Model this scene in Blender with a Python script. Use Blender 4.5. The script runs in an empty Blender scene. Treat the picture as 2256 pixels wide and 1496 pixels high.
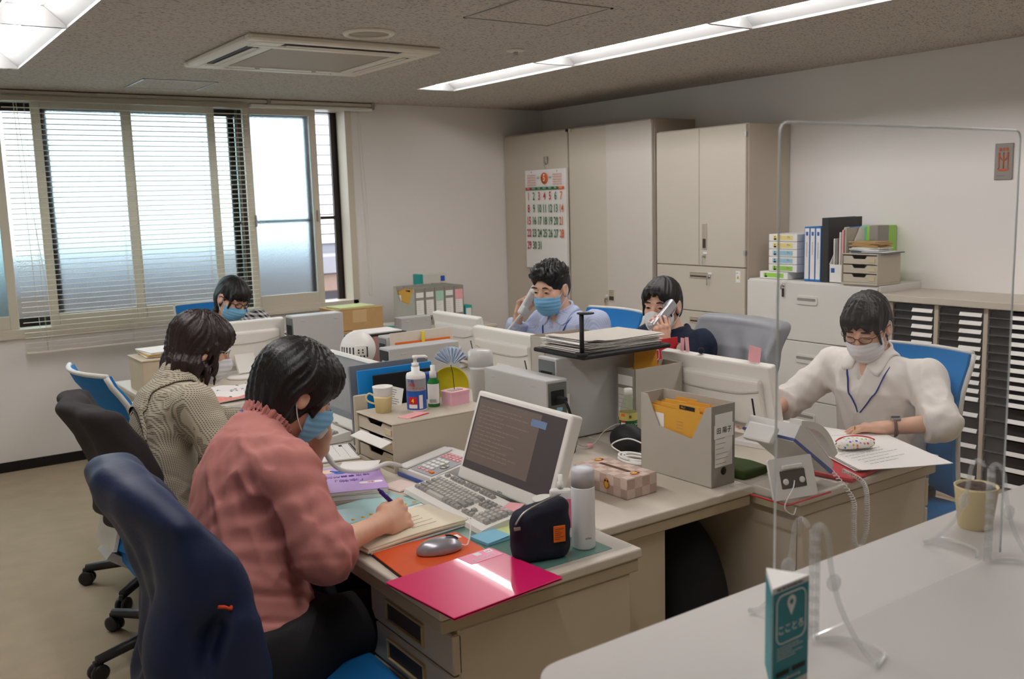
import bpy, bmesh, math, random
import numpy as np
from mathutils import Vector, Matrix
random.seed(7); np.random.seed(7)
scene = bpy.context.scene
# ------------------------------------------------------------ camera
CAM_H = 1.55
YAW, PITCH, ROLL, FPX = math.radians(34.979), math.radians(8.349), math.radians(-1.606), 2085.9
fw = Vector((math.sin(YAW)*math.cos(PITCH), math.cos(YAW)*math.cos(PITCH), -math.sin(PITCH)))
rt = Vector((math.cos(YAW), -math.sin(YAW), 0)); up = rt.cross(fw)
r2 = rt*math.cos(ROLL)+up*math.sin(ROLL); u2 = -rt*math.sin(ROLL)+up*math.cos(ROLL)
cd = bpy.data.cameras.new('camera'); cam = bpy.data.objects.new('camera', cd); scene.collection.objects.link(cam)
mw = Matrix((r2, u2, -fw)).transposed().to_4x4(); mw.translation = Vector((0, 0, CAM_H)); cam.matrix_world = mw
cd.sensor_width = 23.7; cd.lens = 23.7*FPX/2256; cd.clip_start = 0.05; cd.clip_end = 100
cd.dof.use_dof = True; cd.dof.focus_distance = 2.9; cd.dof.aperture_fstop = 4.5
scene.camera = cam
# ------------------------------------------------------------ world: pale overcast sky
w = bpy.data.worlds.new('overcast_sky'); scene.world = w; w.use_nodes = True
bg = w.node_tree.nodes['Background']; bg.inputs[0].default_value = (0.93, 0.96, 1.0, 1); bg.inputs[1].default_value = 1.55
scene.view_settings.view_transform = 'Standard'; scene.view_settings.look = 'None'
scene.view_settings.gamma = 1.0; scene.view_settings.use_curve_mapping = False
scene.view_settings.exposure = 2.12
TUBE_POWER = 13.0
# ------------------------------------------------------------ helpers
COL = scene.collection
def lin(c):
    return tuple(((v/255)/12.92 if v/255 <= .04045 else ((v/255+.055)/1.055)**2.4) for v in c)
MATS = {}
def M(name, c, rough=.5, metal=0, var=.06, scale=30, bump=0, bscale=200, spec=.5, trans=0, sss=0, emit=0, alpha=1, ior=1.45, coat=0):
    """procedural material: principled with a soft noise in its colour and an optional fine relief"""
    if name in MATS: return MATS[name]
    m = bpy.data.materials.new(name); m.use_nodes = True; nt = m.node_tree; b = nt.nodes['Principled BSDF']
    col = lin(c)
    tc = nt.nodes.new('ShaderNodeTexCoord'); nz = nt.nodes.new('ShaderNodeTexNoise'); nz.inputs['Scale'].default_value = scale; nz.inputs['Detail'].default_value = 4
    nt.links.new(tc.outputs['Object'], nz.inputs['Vector'])
    rp = nt.nodes.new('ShaderNodeMix'); rp.data_type = 'RGBA'
    rp.inputs[6].default_value = (*[v*(1-var) for v in col], 1); rp.inputs[7].default_value = (*[min(1, v*(1+var)) for v in col], 1)
    nt.links.new(nz.outputs[0], rp.inputs[0]); nt.links.new(rp.outputs[2], b.inputs['Base Color'])
    b.inputs['Roughness'].default_value = rough; b.inputs['Metallic'].default_value = metal
    b.inputs['Specular IOR Level'].default_value = spec; b.inputs['IOR'].default_value = ior
    b.inputs['Transmission Weight'].default_value = trans; b.inputs['Alpha'].default_value = alpha
    b.inputs['Coat Weight'].default_value = coat
    if sss:
        b.inputs['Subsurface Weight'].default_value = sss; b.inputs['Subsurface Radius'].default_value = (1, .35, .2); b.inputs['Subsurface Scale'].default_value = .008
    if emit:
        nt.links.new(rp.outputs[2], b.inputs['Emission Color']); b.inputs['Emission Strength'].default_value = emit
    if bump:
        n2 = nt.nodes.new('ShaderNodeTexNoise'); n2.inputs['Scale'].default_value = bscale; n2.inputs['Detail'].default_value = 3
        bp = nt.nodes.new('ShaderNodeBump'); bp.inputs['Strength'].default_value = bump; bp.inputs['Distance'].default_value = .004
        nt.links.new(tc.outputs['Object'], n2.inputs['Vector']); nt.links.new(n2.outputs[0], bp.inputs['Height']); nt.links.new(bp.outputs[0], b.inputs['Normal'])
    MATS[name] = m; return m
def nodes(m): return m.node_tree.nodes, m.node_tree.links, m.node_tree.nodes['Principled BSDF']

def obj(name, me, m=None, parent=None, loc=None, rot=None):
    o = bpy.data.objects.new(name, me); COL.objects.link(o)
    if m is not None and len(me.materials) == 0: me.materials.append(m)
    if parent is not None: o.parent = parent
    if loc is not None: o.location = loc
    if rot is not None: o.rotation_euler = rot
    return o
def tag(o, label, cat, group=None):
    o['label'] = label; o['category'] = cat
    if group: o['group'] = group
    return o
def thing(name, label, cat, loc=(0, 0, 0), rz=0, group=None, rot=None):
    o = bpy.data.objects.new(name, None); COL.objects.link(o); o.empty_display_size = .05
    o.location = loc; o.rotation_euler = rot if rot else (0, 0, rz)
    return tag(o, label, cat, group)
def struct(o): o['kind'] = 'structure'; return o
def copy_tree(o, parent=None):
    c = o.copy(); COL.objects.link(c); c.parent = parent
    for ch in list(o.children): copy_tree(ch, c)
    return c

class G:
    """collects shapes of ONE part into one mesh"""
    def __init__(s): s.v = []; s.f = []; s.sm = []
    def add(s, v, f, smooth=False):
        k = len(s.v); s.v += [tuple(p) for p in v]; s.f += [tuple(i+k for i in q) for q in f]; s.sm += [smooth]*len(f); return s
    def box(s, x0, x1, y0, y1, z0, z1, bev=0, seg=1, mat=None):
        if bev <= 0:
            v = [(x0,y0,z0),(x1,y0,z0),(x1,y1,z0),(x0,y1,z0),(x0,y0,z1),(x1,y0,z1),(x1,y1,z1),(x0,y1,z1)]
            f = [(0,3,2,1),(4,5,6,7),(0,1,5,4),(1,2,6,5),(2,3,7,6),(3,0,4,7)]
        else:
            bm = bmesh.new(); bmesh.ops.create_cube(bm, size=1)
            for p in bm.verts: p.co = Vector(((x0+x1)/2+p.co.x*(x1-x0), (y0+y1)/2+p.co.y*(y1-y0), (z0+z1)/2+p.co.z*(z1-z0)))
            bmesh.ops.bevel(bm, geom=list(bm.edges), offset=min(bev, .49*min(x1-x0, y1-y0, z1-z0)), segments=seg, affect='EDGES', profile=.5)
            bm.verts.index_update(); v = [tuple(p.co) for p in bm.verts]; f = [tuple(q.index for q in c.verts) for c in bm.faces]; bm.free()
        if mat is not None: v = [tuple(mat @ Vector(p)) for p in v]
        return s.add(v, f)
    def cbox(s, c, d, bev=0, seg=1, R=None):
        """box by centre and size, turned by the 3x3 matrix R"""
        g = G().box(-d[0]/2, d[0]/2, -d[1]/2, d[1]/2, -d[2]/2, d[2]/2, bev, seg)
        R = R or Matrix.Identity(3); return s.add([Vector(c)+R @ Vector(p) for p in g.v], g.f)
    def lathe(s, prof, c=(0, 0, 0), n=24, R=None, smooth=True, sx=1, sy=1):
        v = []; f = []; m = len(prof); R = R or Matrix.Identity(3)
        for r, z in prof:
            for i in range(n):
                a = 2*math.pi*i/n; v.append(Vector(c)+R @ Vector((r*math.cos(a)*sx, r*math.sin(a)*sy, z)))
        for j in range(m-1):
            for i in range(n): f.append((j*n+i, j*n+(i+1) % n, (j+1)*n+(i+1) % n, (j+1)*n+i))
        f.append(tuple(range(n))[::-1]); f.append(tuple((m-1)*n+i for i in range(n)))
        return s.add(v, f, smooth)
    def tube(s, pts, r, n=8, smooth_path=0, closed=False, flat=None):
        P = [Vector(p) for p in pts]
        if smooth_path: P = catmull(P, smooth_path, closed)
        rr = r if isinstance(r, (list, tuple)) else None
        v = []; f = []; N = len(P); prev = None
        for i, p in enumerate(P):
            t = (P[(i+1) % N]-P[i-1]) if closed else (P[min(i+1, N-1)]-P[max(i-1, 0)])
            t.normalize()
            a = prev if prev is not None else (Vector((0, 0, 1)) if abs(t.z) < .9 else Vector((1, 0, 0)))
            x = (a-t*a.dot(t))
            if x.length < 1e-6: x = t.orthogonal()
            x.normalize(); y = t.cross(x); prev = x
            R_ = rr[min(i*len(rr)//N, len(rr)-1)] if rr else r
            for k in range(n):
                an = 2*math.pi*k/n; v.append(p+x*(math.cos(an)*R_)+y*(math.sin(an)*R_*(flat or 1)))
        for i in range(N if closed else N-1):
            for k in range(n):
                a = i*n+k; b = i*n+(k+1) % n; j = ((i+1) % N)*n
                f.append((a, b, j+(k+1) % n, j+k))
        if not closed: f.append(tuple(range(n))[::-1]); f.append(tuple((N-1)*n+k for k in range(n)))
        return s.add(v, f, True)
    def prism(s, poly, z0, z1, R=None, c=(0, 0, 0)):
        """polygon in local xy pushed from z0 to z1"""
        n = len(poly); R = R or Matrix.Identity(3); c = Vector(c)
        v = [c+R @ Vector((p[0], p[1], z0)) for p in poly]+[c+R @ Vector((p[0], p[1], z1)) for p in poly]
        f = [tuple(range(n))[::-1], tuple(range(n, 2*n))]+[(i, (i+1) % n, n+(i+1) % n, n+i) for i in range(n)]
        return s.add(v, f)
    def sheet(s, fn, nu, nv, th, smooth=True):
        """thick curved sheet: fn(u,v) -> point"""
        A = np.array([[fn(i/(nu-1), j/(nv-1)) for j in range(nv)] for i in range(nu)], float)
        du = np.gradient(A, axis=0); dv = np.gradient(A, axis=1); n = np.cross(du, dv); n /= np.linalg.norm(n, axis=2, keepdims=True)+1e-9
        a = (A+n*th/2).reshape(-1, 3); b = (A-n*th/2).reshape(-1, 3); k = nu*nv; f = []
        for i in range(nu-1):
            for j in range(nv-1):
                q = (i*nv+j, (i+1)*nv+j, (i+1)*nv+j+1, i*nv+j+1); f.append(q); f.append(tuple(x+k for x in q[::-1]))
        s.add(np.vstack([a, b]).tolist(), f, smooth)
        rim = [(i, 0) for i in range(nu)]+[(nu-1, j) for j in range(1, nv)]+[(i, nv-1) for i in range(nu-2, -1, -1)]+[(0, j) for j in range(nv-2, 0, -1)]
        ra = [a[i*nv+j] for i, j in rim]; rb = [b[i*nv+j] for i, j in rim]; n_ = len(rim)
        return s.add([tuple(p) for p in ra+rb], [(i, (i+1) % n_, n_+(i+1) % n_, n_+i) for i in range(n_)], False)
    def mesh(s, name):
        me = bpy.data.meshes.new(name); me.from_pydata([tuple(p) for p in s.v], [], s.f)
        me.polygons.foreach_set('use_smooth', s.sm); me.update()
        bm = bmesh.new(); bm.from_mesh(me); bmesh.ops.remove_doubles(bm, verts=bm.verts, dist=1e-9) if False else None; bmesh.ops.recalc_face_normals(bm, faces=bm.faces); bm.to_mesh(me); bm.free(); return me
    def make(s, name, m, parent=None, loc=None, rot=None): return obj(name, s.mesh(name), m, parent, loc, rot)
def catmull(P, k, closed=False):
    out = []; N = len(P)
    for i in range(N if closed else N-1):
        a, b, c, d = (P[(i-1) % N], P[i], P[(i+1) % N], P[(i+2) % N]) if closed else (P[max(i-1, 0)], P[i], P[i+1], P[min(i+2, N-1)])
        for j in range(k):
            t = j/k; out.append(.5*((2*b)+(c-a)*t+(2*a-5*b+4*c-d)*t*t+(3*b-a-3*c+d)*t**3))
    if not closed: out.append(P[-1])
    return out
def bx(name, m, parent, x0, x1, y0, y1, z0, z1, bev=.002, seg=1, loc=None, rot=None):
    return G().box(x0, x1, y0, y1, z0, z1, bev, seg).make(name, m, parent, loc, rot)
def rect_r(w, h, r, n=4):
    """rounded rectangle outline"""
    o = []
    for cx, cy, a0 in ((w/2-r, h/2-r, 0), (-w/2+r, h/2-r, 90), (-w/2+r, -h/2+r, 180), (w/2-r, -h/2+r, 270)):
        for i in range(n+1):
            a = math.radians(a0+90*i/n); o.append((cx+r*math.cos(a), cy+r*math.sin(a)))
    return o
def basis(xd, zd):
    """3x3 matrix whose x and z columns follow xd and zd"""
    x = Vector(xd).normalized(); z = Vector(zd); z = (z-x*z.dot(x)).normalized(); y = z.cross(x)
    return Matrix((x, y, z)).transposed()
def Rz(a): return Matrix.Rotation(a, 3, 'Z')
def Rx(a): return Matrix.Rotation(a, 3, 'X')
def Ry(a): return Matrix.Rotation(a, 3, 'Y')
def text(name, s, size, m, parent, loc, R, sx=1.0, align='CENTER', bold=0.0, ext=.0002):
    """flat print: lettering as thin mesh; R columns = reading direction, up, outward"""
    cu = bpy.data.curves.new(name, 'FONT'); cu.body = s; cu.size = size; cu.align_x = align; cu.align_y = 'CENTER'; cu.extrude = ext; cu.offset = bold*size; cu.resolution_u = 2
    t = bpy.data.objects.new(name, cu); COL.objects.link(t)
    dg = bpy.context.evaluated_depsgraph_get(); me = bpy.data.meshes.new_from_object(t.evaluated_get(dg)); bpy.data.objects.remove(t); bpy.data.curves.remove(cu)
    me.materials.clear()
    Mx = Matrix.Translation(Vector(loc)) @ (R.to_4x4() @ Matrix.Diagonal((sx, 1, 1, 1)))
    me.transform(Mx); me.name = name
    return obj(name, me, m, parent)
# reading frames (columns: reading direction, up, outward normal)
def frame(xd, ud): x = Vector(xd).normalized(); u = Vector(ud); u = (u-x*u.dot(x)).normalized(); return Matrix((x, u, x.cross(u))).transposed()
def scribble(name, m, parent, c, R, w, h, rows, seed=0, th=.0003, lh=.45, fill=.8, seg=(.04, .16)):
    """rows of fine print as thin bars: too small to read in the photograph"""
    rnd = random.Random(seed); g = G()
    for i in range(rows):
        y = h/2-(i+.5)*h/rows; x = -w/2; end = -w/2+w*rnd.uniform(fill*.6, fill*1.2 if fill < .8 else 1)
        while x < end:
            l = w*rnd.uniform(*seg); l = min(l, end-x)
            if l <= 0: break
            hh = h/rows*lh
            g.prism([(x, y-hh/2), (x+l*.8, y-hh/2), (x+l*.8, y+hh/2), (x, y+hh/2)], 0, th, R, c); x += l
    return g.make(name, m, parent)
# ------------------------------------------------------------ implicit surfaces for bodies, hair and cloth
def smin(a, b, k): h = np.clip(.5+.5*(b-a)/k, 0, 1); return b*(1-h)+a*h-k*h*(1-h)
def smax(a, b, k): return -smin(-a, -b, k)
def cap(P, a, b, ra, rb=None):
    a = np.asarray(a, float); b = np.asarray(b, float); rb = ra if rb is None else rb
    d = b-a; t = np.clip(((P-a) @ d)/(d @ d+1e-12), 0, 1); q = P-a-t[:, None]*d
    return np.sqrt((q*q).sum(1))-(ra+(rb-ra)*t)
def ell(P, c, r):
    r = np.asarray(r, float); q = (P-np.asarray(c, float))/r; k0 = np.sqrt((q*q).sum(1)); k1 = np.sqrt(((q/r)**2).sum(1))+1e-9
    return k0*(k0-1)/k1
def rbox(P, c, h, r):
    q = np.abs(P-np.asarray(c, float))-(np.asarray(h, float)-r); return np.sqrt((np.maximum(q, 0)**2).sum(1))+np.minimum(q.max(1), 0)-r
def loc_(P, c, A): return (P-np.asarray(c, float)) @ A          # A: columns = local axes
def nz(P, s, k=0): return (np.sin(P[:, 0]*s+1.3*np.sin(P[:, 1]*s*.7+k))+np.sin(P[:, 1]*s*1.1+1.7*np.sin(P[:, 2]*s*.8+k*2))+np.sin(P[:, 2]*s*.9+1.1*np.sin(P[:, 0]*s*1.2+k*3)))/3
def sdf_mesh(f, lo, hi, h, B=8):
    """sparse surface nets of f over the box lo..hi with cell size h -> verts, quads"""
    lo = np.asarray(lo, float); hi = np.asarray(hi, float); nb = np.maximum(1, np.ceil((hi-lo)/(h*B)).astype(int))
    ix = np.stack(np.meshgrid(*[np.arange(n) for n in nb], indexing='ij'), -1).reshape(-1, 3)
    d = f(lo+(ix+.5)*h*B); ix = ix[np.abs(d) < h*B*1.35+.012]
    if not len(ix): return np.zeros((0, 3)), np.zeros((0, 4), int)
    l = np.stack(np.meshgrid(*[np.arange(B+1)]*3, indexing='ij'), -1).reshape(-1, 3)
    gi = (ix[:, None, :]*B+l[None]).reshape(-1, 3); V = np.empty(len(gi))
    for s in range(0, len(gi), 400000): V[s:s+400000] = f(lo+gi[s:s+400000]*h)
    V = V.reshape(-1, B+1, B+1, B+1); V = np.where(V == 0, 1e-9, V)
    c8 = [V[:, i:i+B, j:j+B, k:k+B] for i in (0, 1) for j in (0, 1) for k in (0, 1)]
    neg = sum((c < 0).astype(int) for c in c8); act = np.argwhere((neg > 0) & (neg < 8))
    vals = np.stack([c[tuple(act.T)] for c in c8], 1); offs = np.array([(i, j, k) for i in (0, 1) for j in (0, 1) for k in (0, 1)], float)
    acc = np.zeros((len(act), 3)); cnt = np.zeros(len(act))
    for a in range(8):
        for b in range(a+1, 8):
            if np.abs(offs[a]-offs[b]).sum() == 1:
                va, vb = vals[:, a], vals[:, b]; m = (va < 0) != (vb < 0); t = np.where(m, va/(va-vb+1e-20*(~m)), 0)
                acc += np.where(m[:, None], offs[a]+(offs[b]-offs[a])*t[:, None], 0); cnt += m
    cell = ix[act[:, 0]]*B+act[:, 1:]; verts = lo+(cell+acc/cnt[:, None])*h
    N = nb*B+2; gid = ((cell[:, 0]+1)*N[1]+cell[:, 1]+1)*N[2]+cell[:, 2]+1; od = np.argsort(gid); sg = gid[od]
    def find(c): g = ((c[:, 0]+1)*N[1]+c[:, 1]+1)*N[2]+c[:, 2]+1; p = np.clip(np.searchsorted(sg, g), 0, len(sg)-1); return np.where(sg[p] == g, od[p], -1)
    F = []
    for ax, (e1, e2), cidx in ((0, (1, 2), 4), (1, (2, 0), 2), (2, (0, 1), 1)):
        m = (vals[:, 0] < 0) != (vals[:, cidx] < 0); cc = cell[m]; s0 = vals[m, 0] < 0
        a = np.zeros(3, int); a[e1] = 1; b = np.zeros(3, int); b[e2] = 1
        q = np.stack([find(cc), find(cc-a), find(cc-a-b), find(cc-b)], 1); ok = (q >= 0).all(1); q = q[ok]; s0 = s0[ok]
        F.append(np.where(s0[:, None], q, q[:, ::-1]))
    return verts, np.vstack(F)
def np_mesh(name, V, F):
    me = bpy.data.meshes.new(name); me.vertices.add(len(V)); me.vertices.foreach_set('co', np.asarray(V, np.float32).ravel())
    me.loops.add(len(F)*4); me.loops.foreach_set('vertex_index', F.astype(np.int32).ravel())
    me.polygons.add(len(F)); me.polygons.foreach_set('loop_start', np.arange(0, len(F)*4, 4, dtype=np.int32))
    me.polygons.foreach_set('use_smooth', np.ones(len(F), bool)); me.update(calc_edges=True); me.validate(); return me
def sdf_obj(name, f, lo, hi, h, m, parent=None, base=(0, 0, 0)):
    V, F = sdf_mesh(f, lo, hi, h); return obj(name, np_mesh(name, V-np.asarray(base), F), m, parent)
# ------------------------------------------------------------ room shell
YW, XW, CZ = 6.355, 4.81, 2.272
XL, YF = -1.35, -2.7
m_wall = M('wall_paint', (242, 238, 234), .75, var=.015, scale=3, bump=.06, bscale=90)
m_floor = M('carpet_tile', (186, 170, 144), .95, var=.16, scale=7, bump=.5, bscale=420)
m_black = M('black_vinyl', (22, 20, 20), .5)
m_cream = M('cream_aluminium', (214, 205, 188), .4, var=.02)
m_dark = M('dark_brown_aluminium', (42, 33, 30), .45)
m_white = M('white_plastic', (238, 237, 232), .38, var=.02)
m_alu = M('aluminium', (170, 168, 164), .35, metal=.8, var=.03)
m_print = M('black_print', (26, 24, 24), .6)
m_grey_print = M('grey_print', (120, 118, 116), .6)
def floor_mat():
    n, l, b = nodes(m_floor)
    return m_floor
def ceiling_mat():
    m = M('fissured_ceiling_board', (196, 188, 179), .9, var=.03, scale=5)
    n, l, b = nodes(m)
    tc = n.new('ShaderNodeTexCoord'); mp = n.new('ShaderNodeMapping'); mp.inputs['Scale'].default_value = (60, 150, 60)
    nz_ = n.new('ShaderNodeTexNoise'); nz_.inputs['Scale'].default_value = 1.0; nz_.inputs['Detail'].default_value = 3
    cr = n.new('ShaderNodeValToRGB'); cr.color_ramp.elements[0].position = .57; cr.color_ramp.elements[1].position = .63
    cr.color_ramp.elements[0].color = (0, 0, 0, 1); cr.color_ramp.elements[1].color = (1, 1, 1, 1)
    l.new(tc.outputs['Object'], mp.inputs[0]); l.new(mp.outputs[0], nz_.inputs[0]); l.new(nz_.outputs[0], cr.inputs[0])
    src = b.inputs['Base Color'].links[0].from_socket
    mx = n.new('ShaderNodeMix'); mx.data_type = 'RGBA'; mx.inputs[7].default_value = (*lin((124, 114, 103)), 1)
    l.new(cr.outputs[0], mx.inputs[0]); l.new(src, mx.inputs[6]); l.new(mx.outputs[2], b.inputs['Base Color'])
    return m
m_ceil = ceiling_mat()
struct(bx('floor', m_floor, None, XL-.1, XW+.1, YF-.1, YW+.2, -.1, 0, 0))
WX0, WX1, WZ0, WZ1 = -.75, 3.07, .83, 2.25
g = G()
g.box(XL-.1, WX0, YW, YW+.2, 0, CZ+.2); g.box(WX1, XW+.1, YW, YW+.2, 0, CZ+.2); g.box(WX0, WX1, YW, YW+.2, 0, WZ0); g.box(WX0, WX1, YW, YW+.2, WZ1, CZ+.2)
struct(g.make('wall_back', m_wall))
struct(bx('wall_right', m_wall, None, XW, XW+.1, YF-.1, YW, 0, CZ+.2, 0))
struct(bx('wall_left', m_wall, None, XL-.1, XL, YF-.1, YW, 0, CZ+.2, 0))
struct(bx('wall_front', m_wall, None, XL, XW, YF-.1, YF, 0, CZ+.2, 0))
struct(bx('baseboard_back', m_black, None, XL, 4.4, YW-.008, YW, 0, .062, .002))
# ceiling boards leave two long slots for the recessed lights
LS = ((.53, .82), (3.11, 3.40)); LY1 = 5.45
g = G(); t = .012
for a, b in ((XL, LS[0][0]), (LS[0][1], LS[1][0]), (LS[1][1], XW)): g.box(a, b, YF, YW, CZ, CZ+t)
for a, b in LS: g.box(a, b, LY1, YW, CZ, CZ+t); g.box(a, b, YF, LY1-4*1.255, CZ, CZ+t)
struct(g.make('ceiling', m_ceil))
# ceiling lights: white trough, tube, end plates
m_tube = M('glowing_tube', (255, 250, 248), .4, emit=TUBE_POWER, var=0)
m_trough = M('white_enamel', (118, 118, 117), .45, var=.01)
def trough(x0, x1, y1, label, grp):
    L = 1.25; t = thing('ceiling_light', label, 'ceiling light', ((x0+x1)/2, y1, CZ), 0, grp); w = (x1-x0)/2
    prof = [(-w, 0), (-w, .014), (-.07, .085), (.07, .085), (w, .014), (w, 0), (w-.003, 0), (w-.003, .011), (.068, .081), (-.068, .081), (-w+.003, .011), (-w+.003, 0)]
    R = Matrix(((1, 0, 0), (0, 0, -1), (0, 1, 0)))
    G().prism([(p[0], p[1]) for p in prof], 0, L, R).make('housing', m_trough, t)
    G().lathe([(.016, .02), (.016, L-.02)], (0, 0, .045), 12, Matrix(((1, 0, 0), (0, 0, -1), (0, 1, 0)))).make('tube', m_tube, t)
    for y in (-.006, -L+.002):
        G().prism([(-w+.004, .002), (w-.004, .002), (w-.004, .012), (.066, .08), (-.066, .08), (-w+.004, .012)], 0, .004, R, (0, y, 0)).make('end_plate', m_trough, t)
    return t
ORD = ('first', 'second', 'third', 'fourth', 'fifth')
for k in range(4):
    trough(LS[1][0], LS[1][1], LY1-k*1.255, '%s fluorescent unit from the window wall in the ceiling strip nearer the cabinets' % ORD[k], 'strip lights on the cabinet side')
for k in range(4):
    trough(LS[0][0], LS[0][1], LY1-k*1.255, '%s fluorescent unit from the window wall in the ceiling strip over the open floor' % ORD[k], 'strip lights on the open floor side')
# ------------------------------------------------------------ window
def frost_mat(name, tint, rough):
    m = M(name, tint, rough, var=0, trans=1, ior=1.12, spec=.4)
    n, l, b = nodes(m); tc = n.new('ShaderNodeTexCoord'); vo = n.new('ShaderNodeTexVoronoi'); vo.inputs['Scale'].default_value = 130
    bp = n.new('ShaderNodeBump'); bp.inputs['Strength'].default_value = .5; bp.inputs['Distance'].default_value = .003
    l.new(tc.outputs['Object'], vo.inputs['Vector']); l.new(vo.outputs[0], bp.inputs['Height']); l.new(bp.outputs[0], b.inputs['Normal'])
    return m
m_frost = frost_mat('figured_glass', (240, 244, 252), .42); m_teal = frost_mat('outer_glass', (206, 226, 224), .3)
g = G(); d0, d1 = YW-.012, YW+.13
g.box(WX0, WX1, d0, d1, WZ1-.035, WZ1+.005); g.box(WX0, WX1, d0, d1, WZ0-.005, WZ0+.03); g.box(WX0-.005, WX0+.035, d0, d1, WZ0, WZ1); g.box(WX1-.04, WX1+.01, d0, d1, WZ0, WZ1)
w1 = struct(g.make('window_1', m_cream))
def sash(x0, x1, y, parent, m, mg, z0=WZ0+.02, z1=WZ1-.03, st=.05, rb=.09, rtp=.045, mid=None):
    g = G(); th = .028
    g.box(x0, x0+st, y, y+th, z0, z1, .003); g.box(x1-st, x1, y, y+th, z0, z1, .003)
    g.box(x0+st, x1-st, y, y+th, z1-rtp, z1, .003); g.box(x0+st, x1-st, y, y+th, z0, z0+rb, .003)
    if mid: g.box(x0+st, x1-st, y+.012, y+th+.01, mid-.012, mid+.012, .002)
    s = g.make('sash', m, parent)
    bx('pane', mg, s, x0+st-.005, x1-st+.005, y+.011, y+.016, z0+rb-.005, z1-rtp+.005, 0)
    return s
for x0, x1, y in ((-.72, -.02, .02), (.18, .83, .055), (1.0, 1.56, .02), (1.53, 2.11, .055), (2.29, 2.815, .02)):
    s = sash(x0, x1, YW+y-.012, w1, m_cream, m_frost)
    if x0 > 2: bx('latch', m_alu, s, x0+.04, x0+.052, YW-.005, YW+.01, 1.42, 1.5); bx('pull', m_alu, s, x1-.03, x1-.022, YW-.006, YW+.01, 1.44, 1.52)
g = G(); e0, e1 = YW+.135, YW+.2
g.box(WX0, WX1, e0, e1, WZ1-.04, WZ1); g.box(WX0, WX1, e0, e1, WZ0, WZ0+.03); g.box(WX0, WX0+.04, e0, e1, WZ0, WZ1); g.box(WX1-.04, WX1, e0, e1, WZ0, WZ1)
w2 = struct(g.make('window_2', m_dark))
for x0, x1, y in ((-.7, .84, .14), (.44, 1.085, .17), (1.06, 2.33, .14), (2.24, 2.84, .17)):
    s = sash(x0, x1, YW+y, w2, m_dark, m_teal, st=.045, rb=.06, rtp=.05, mid=1.45 if x0 > 2 else None)
g = G(); g.box(2.985, 3.03, YW+.14, YW+.168, WZ0+.02, WZ1-.03); g.box(2.79, 2.985, YW+.14, YW+.165, 1.452, 1.474); g.make('stile', m_dark, w2)
struct(bx('trim_1', m_cream, None, WX0-.03, WX1+.03, YW-.03, YW+.005, WZ0-.024, WZ0-.001, .003))
# curtain rail and blind
t = thing('curtain_rail', 'cream double curtain rail under the ceiling along the window wall', 'curtain rail', (1.1, YW-.05, 2.255))
bx('rail', m_cream, t, -2.1, 2.16, -.02, .03, -.012, .012, .003); bx('rail', m_white, t, 1.22, 2.12, -.03, .01, -.042, -.02, .003)
for x in (2.13, 1.35, -.9): bx('bracket', m_alu, t, x-.012, x+.012, -.028, .05, -.03, .016, .002)
m_slat = M('blind_slat_enamel', (232, 226, 212), .45, var=.02)
BX0, BX1, BY = .835, 2.295, YW-.075
t = thing('venetian_blind', 'cream venetian blind with open slats hanging before the window', 'blind', (BX0, BY, .70))
bx('headrail', M('blind_rail', (176, 168, 150), .45), t, 0, BX1-BX0, -.025, .025, 1.505, 1.535, .003)
g = G(); ns = 8; W = BX1-BX0
def slat_pt(u, v): a = (v-.5); return (u*W, a*.022, .003*(1-4*a*a)-a*.003)
g.sheet(slat_pt, 2, 6, .0006); sm_ = g.mesh('slat')
k = 47
for i in range(k): obj('slat', sm_, m_slat, t, (0, 0, .05+i*.0308))
bx('bottom_rail', m_slat, t, 0, W, -.013, .013, .015, .027, .003)
for x in (.12, .62, 1.15, W-.08): G().tube([(x, -.014, .03), (x, -.014, 1.51)], .0009, 5).make('ladder_cord', m_slat, t); G().tube([(x, .014, .03), (x, .014, 1.51)], .0009, 5).make('ladder_cord', m_slat, t)
G().tube([(.06, -.03, 1.5), (.07, -.032, .9), (.08, -.03, .3), (.09, -.03, .13), (.115, -.03, .1), (.145, -.03, .13), (.14, -.03, .4), (.1, -.03, .95), (.075, -.03, 1.5)], .0016, 6, 6).make('pull_cord', m_slat, t)
t = thing('pull_cord', 'thin looped blind cord hanging against the wall beside the window', 'cord', (3.14, YW-.04, .85))
G().tube([(-.02, 0, 1.37), (-.01, 0, .6), (.0, 0, .1), (.012, 0, .04), (.028, 0, .1), (.02, 0, .7), (-.012, 0, 1.37)], .0016, 6, 6).make('cord_loop', m_slat, t)
# the neighbouring house seen through the open sash
m_sid = M('white_siding', (236, 238, 240), .6); m_gap = M('siding_joint', (120, 122, 130), .8)
t = thing('house', 'neighbouring house with white siding above a brown porch, outside the window', 'house', (3.0, 9.3, -.5))
bx('wall', m_gap, t, -4.5, 4.5, .02, 1.0, 0, 3.6, 0)
sm_ = G().box(-4.5, 4.5, -.012, .02, 0, .088, .004).mesh('siding_board')
for i in range(19): obj('siding_board', sm_, m_sid, t, (0, 0, 1.66+i*.102))
bx('eave', M('eave_brown', (112, 90, 80), .6), t, -4.5, 4.5, -.5, .02, 1.2, 1.38, .01); bx('fascia', M('eave_grey', (110, 108, 116), .5), t, -4.5, 4.5, -.56, .02, 1.38, 1.56, .01)
m_lat = M('porch_lattice', (70, 66, 72), .6)
bx('porch_wall', m_lat, t, -4.5, 4.5, -.02, .02, 0, 1.2, 0)
pm = G().box(0, .17, -.03, -.015, 0, .24, .004).mesh('pane'); m_pp = M('porch_pane', (205, 208, 214), .3)
for i in range(14):
    for j in range(3): obj('pane', pm, m_pp, t, (-1.8+i*.34, 0, .2+j*.31))
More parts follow.
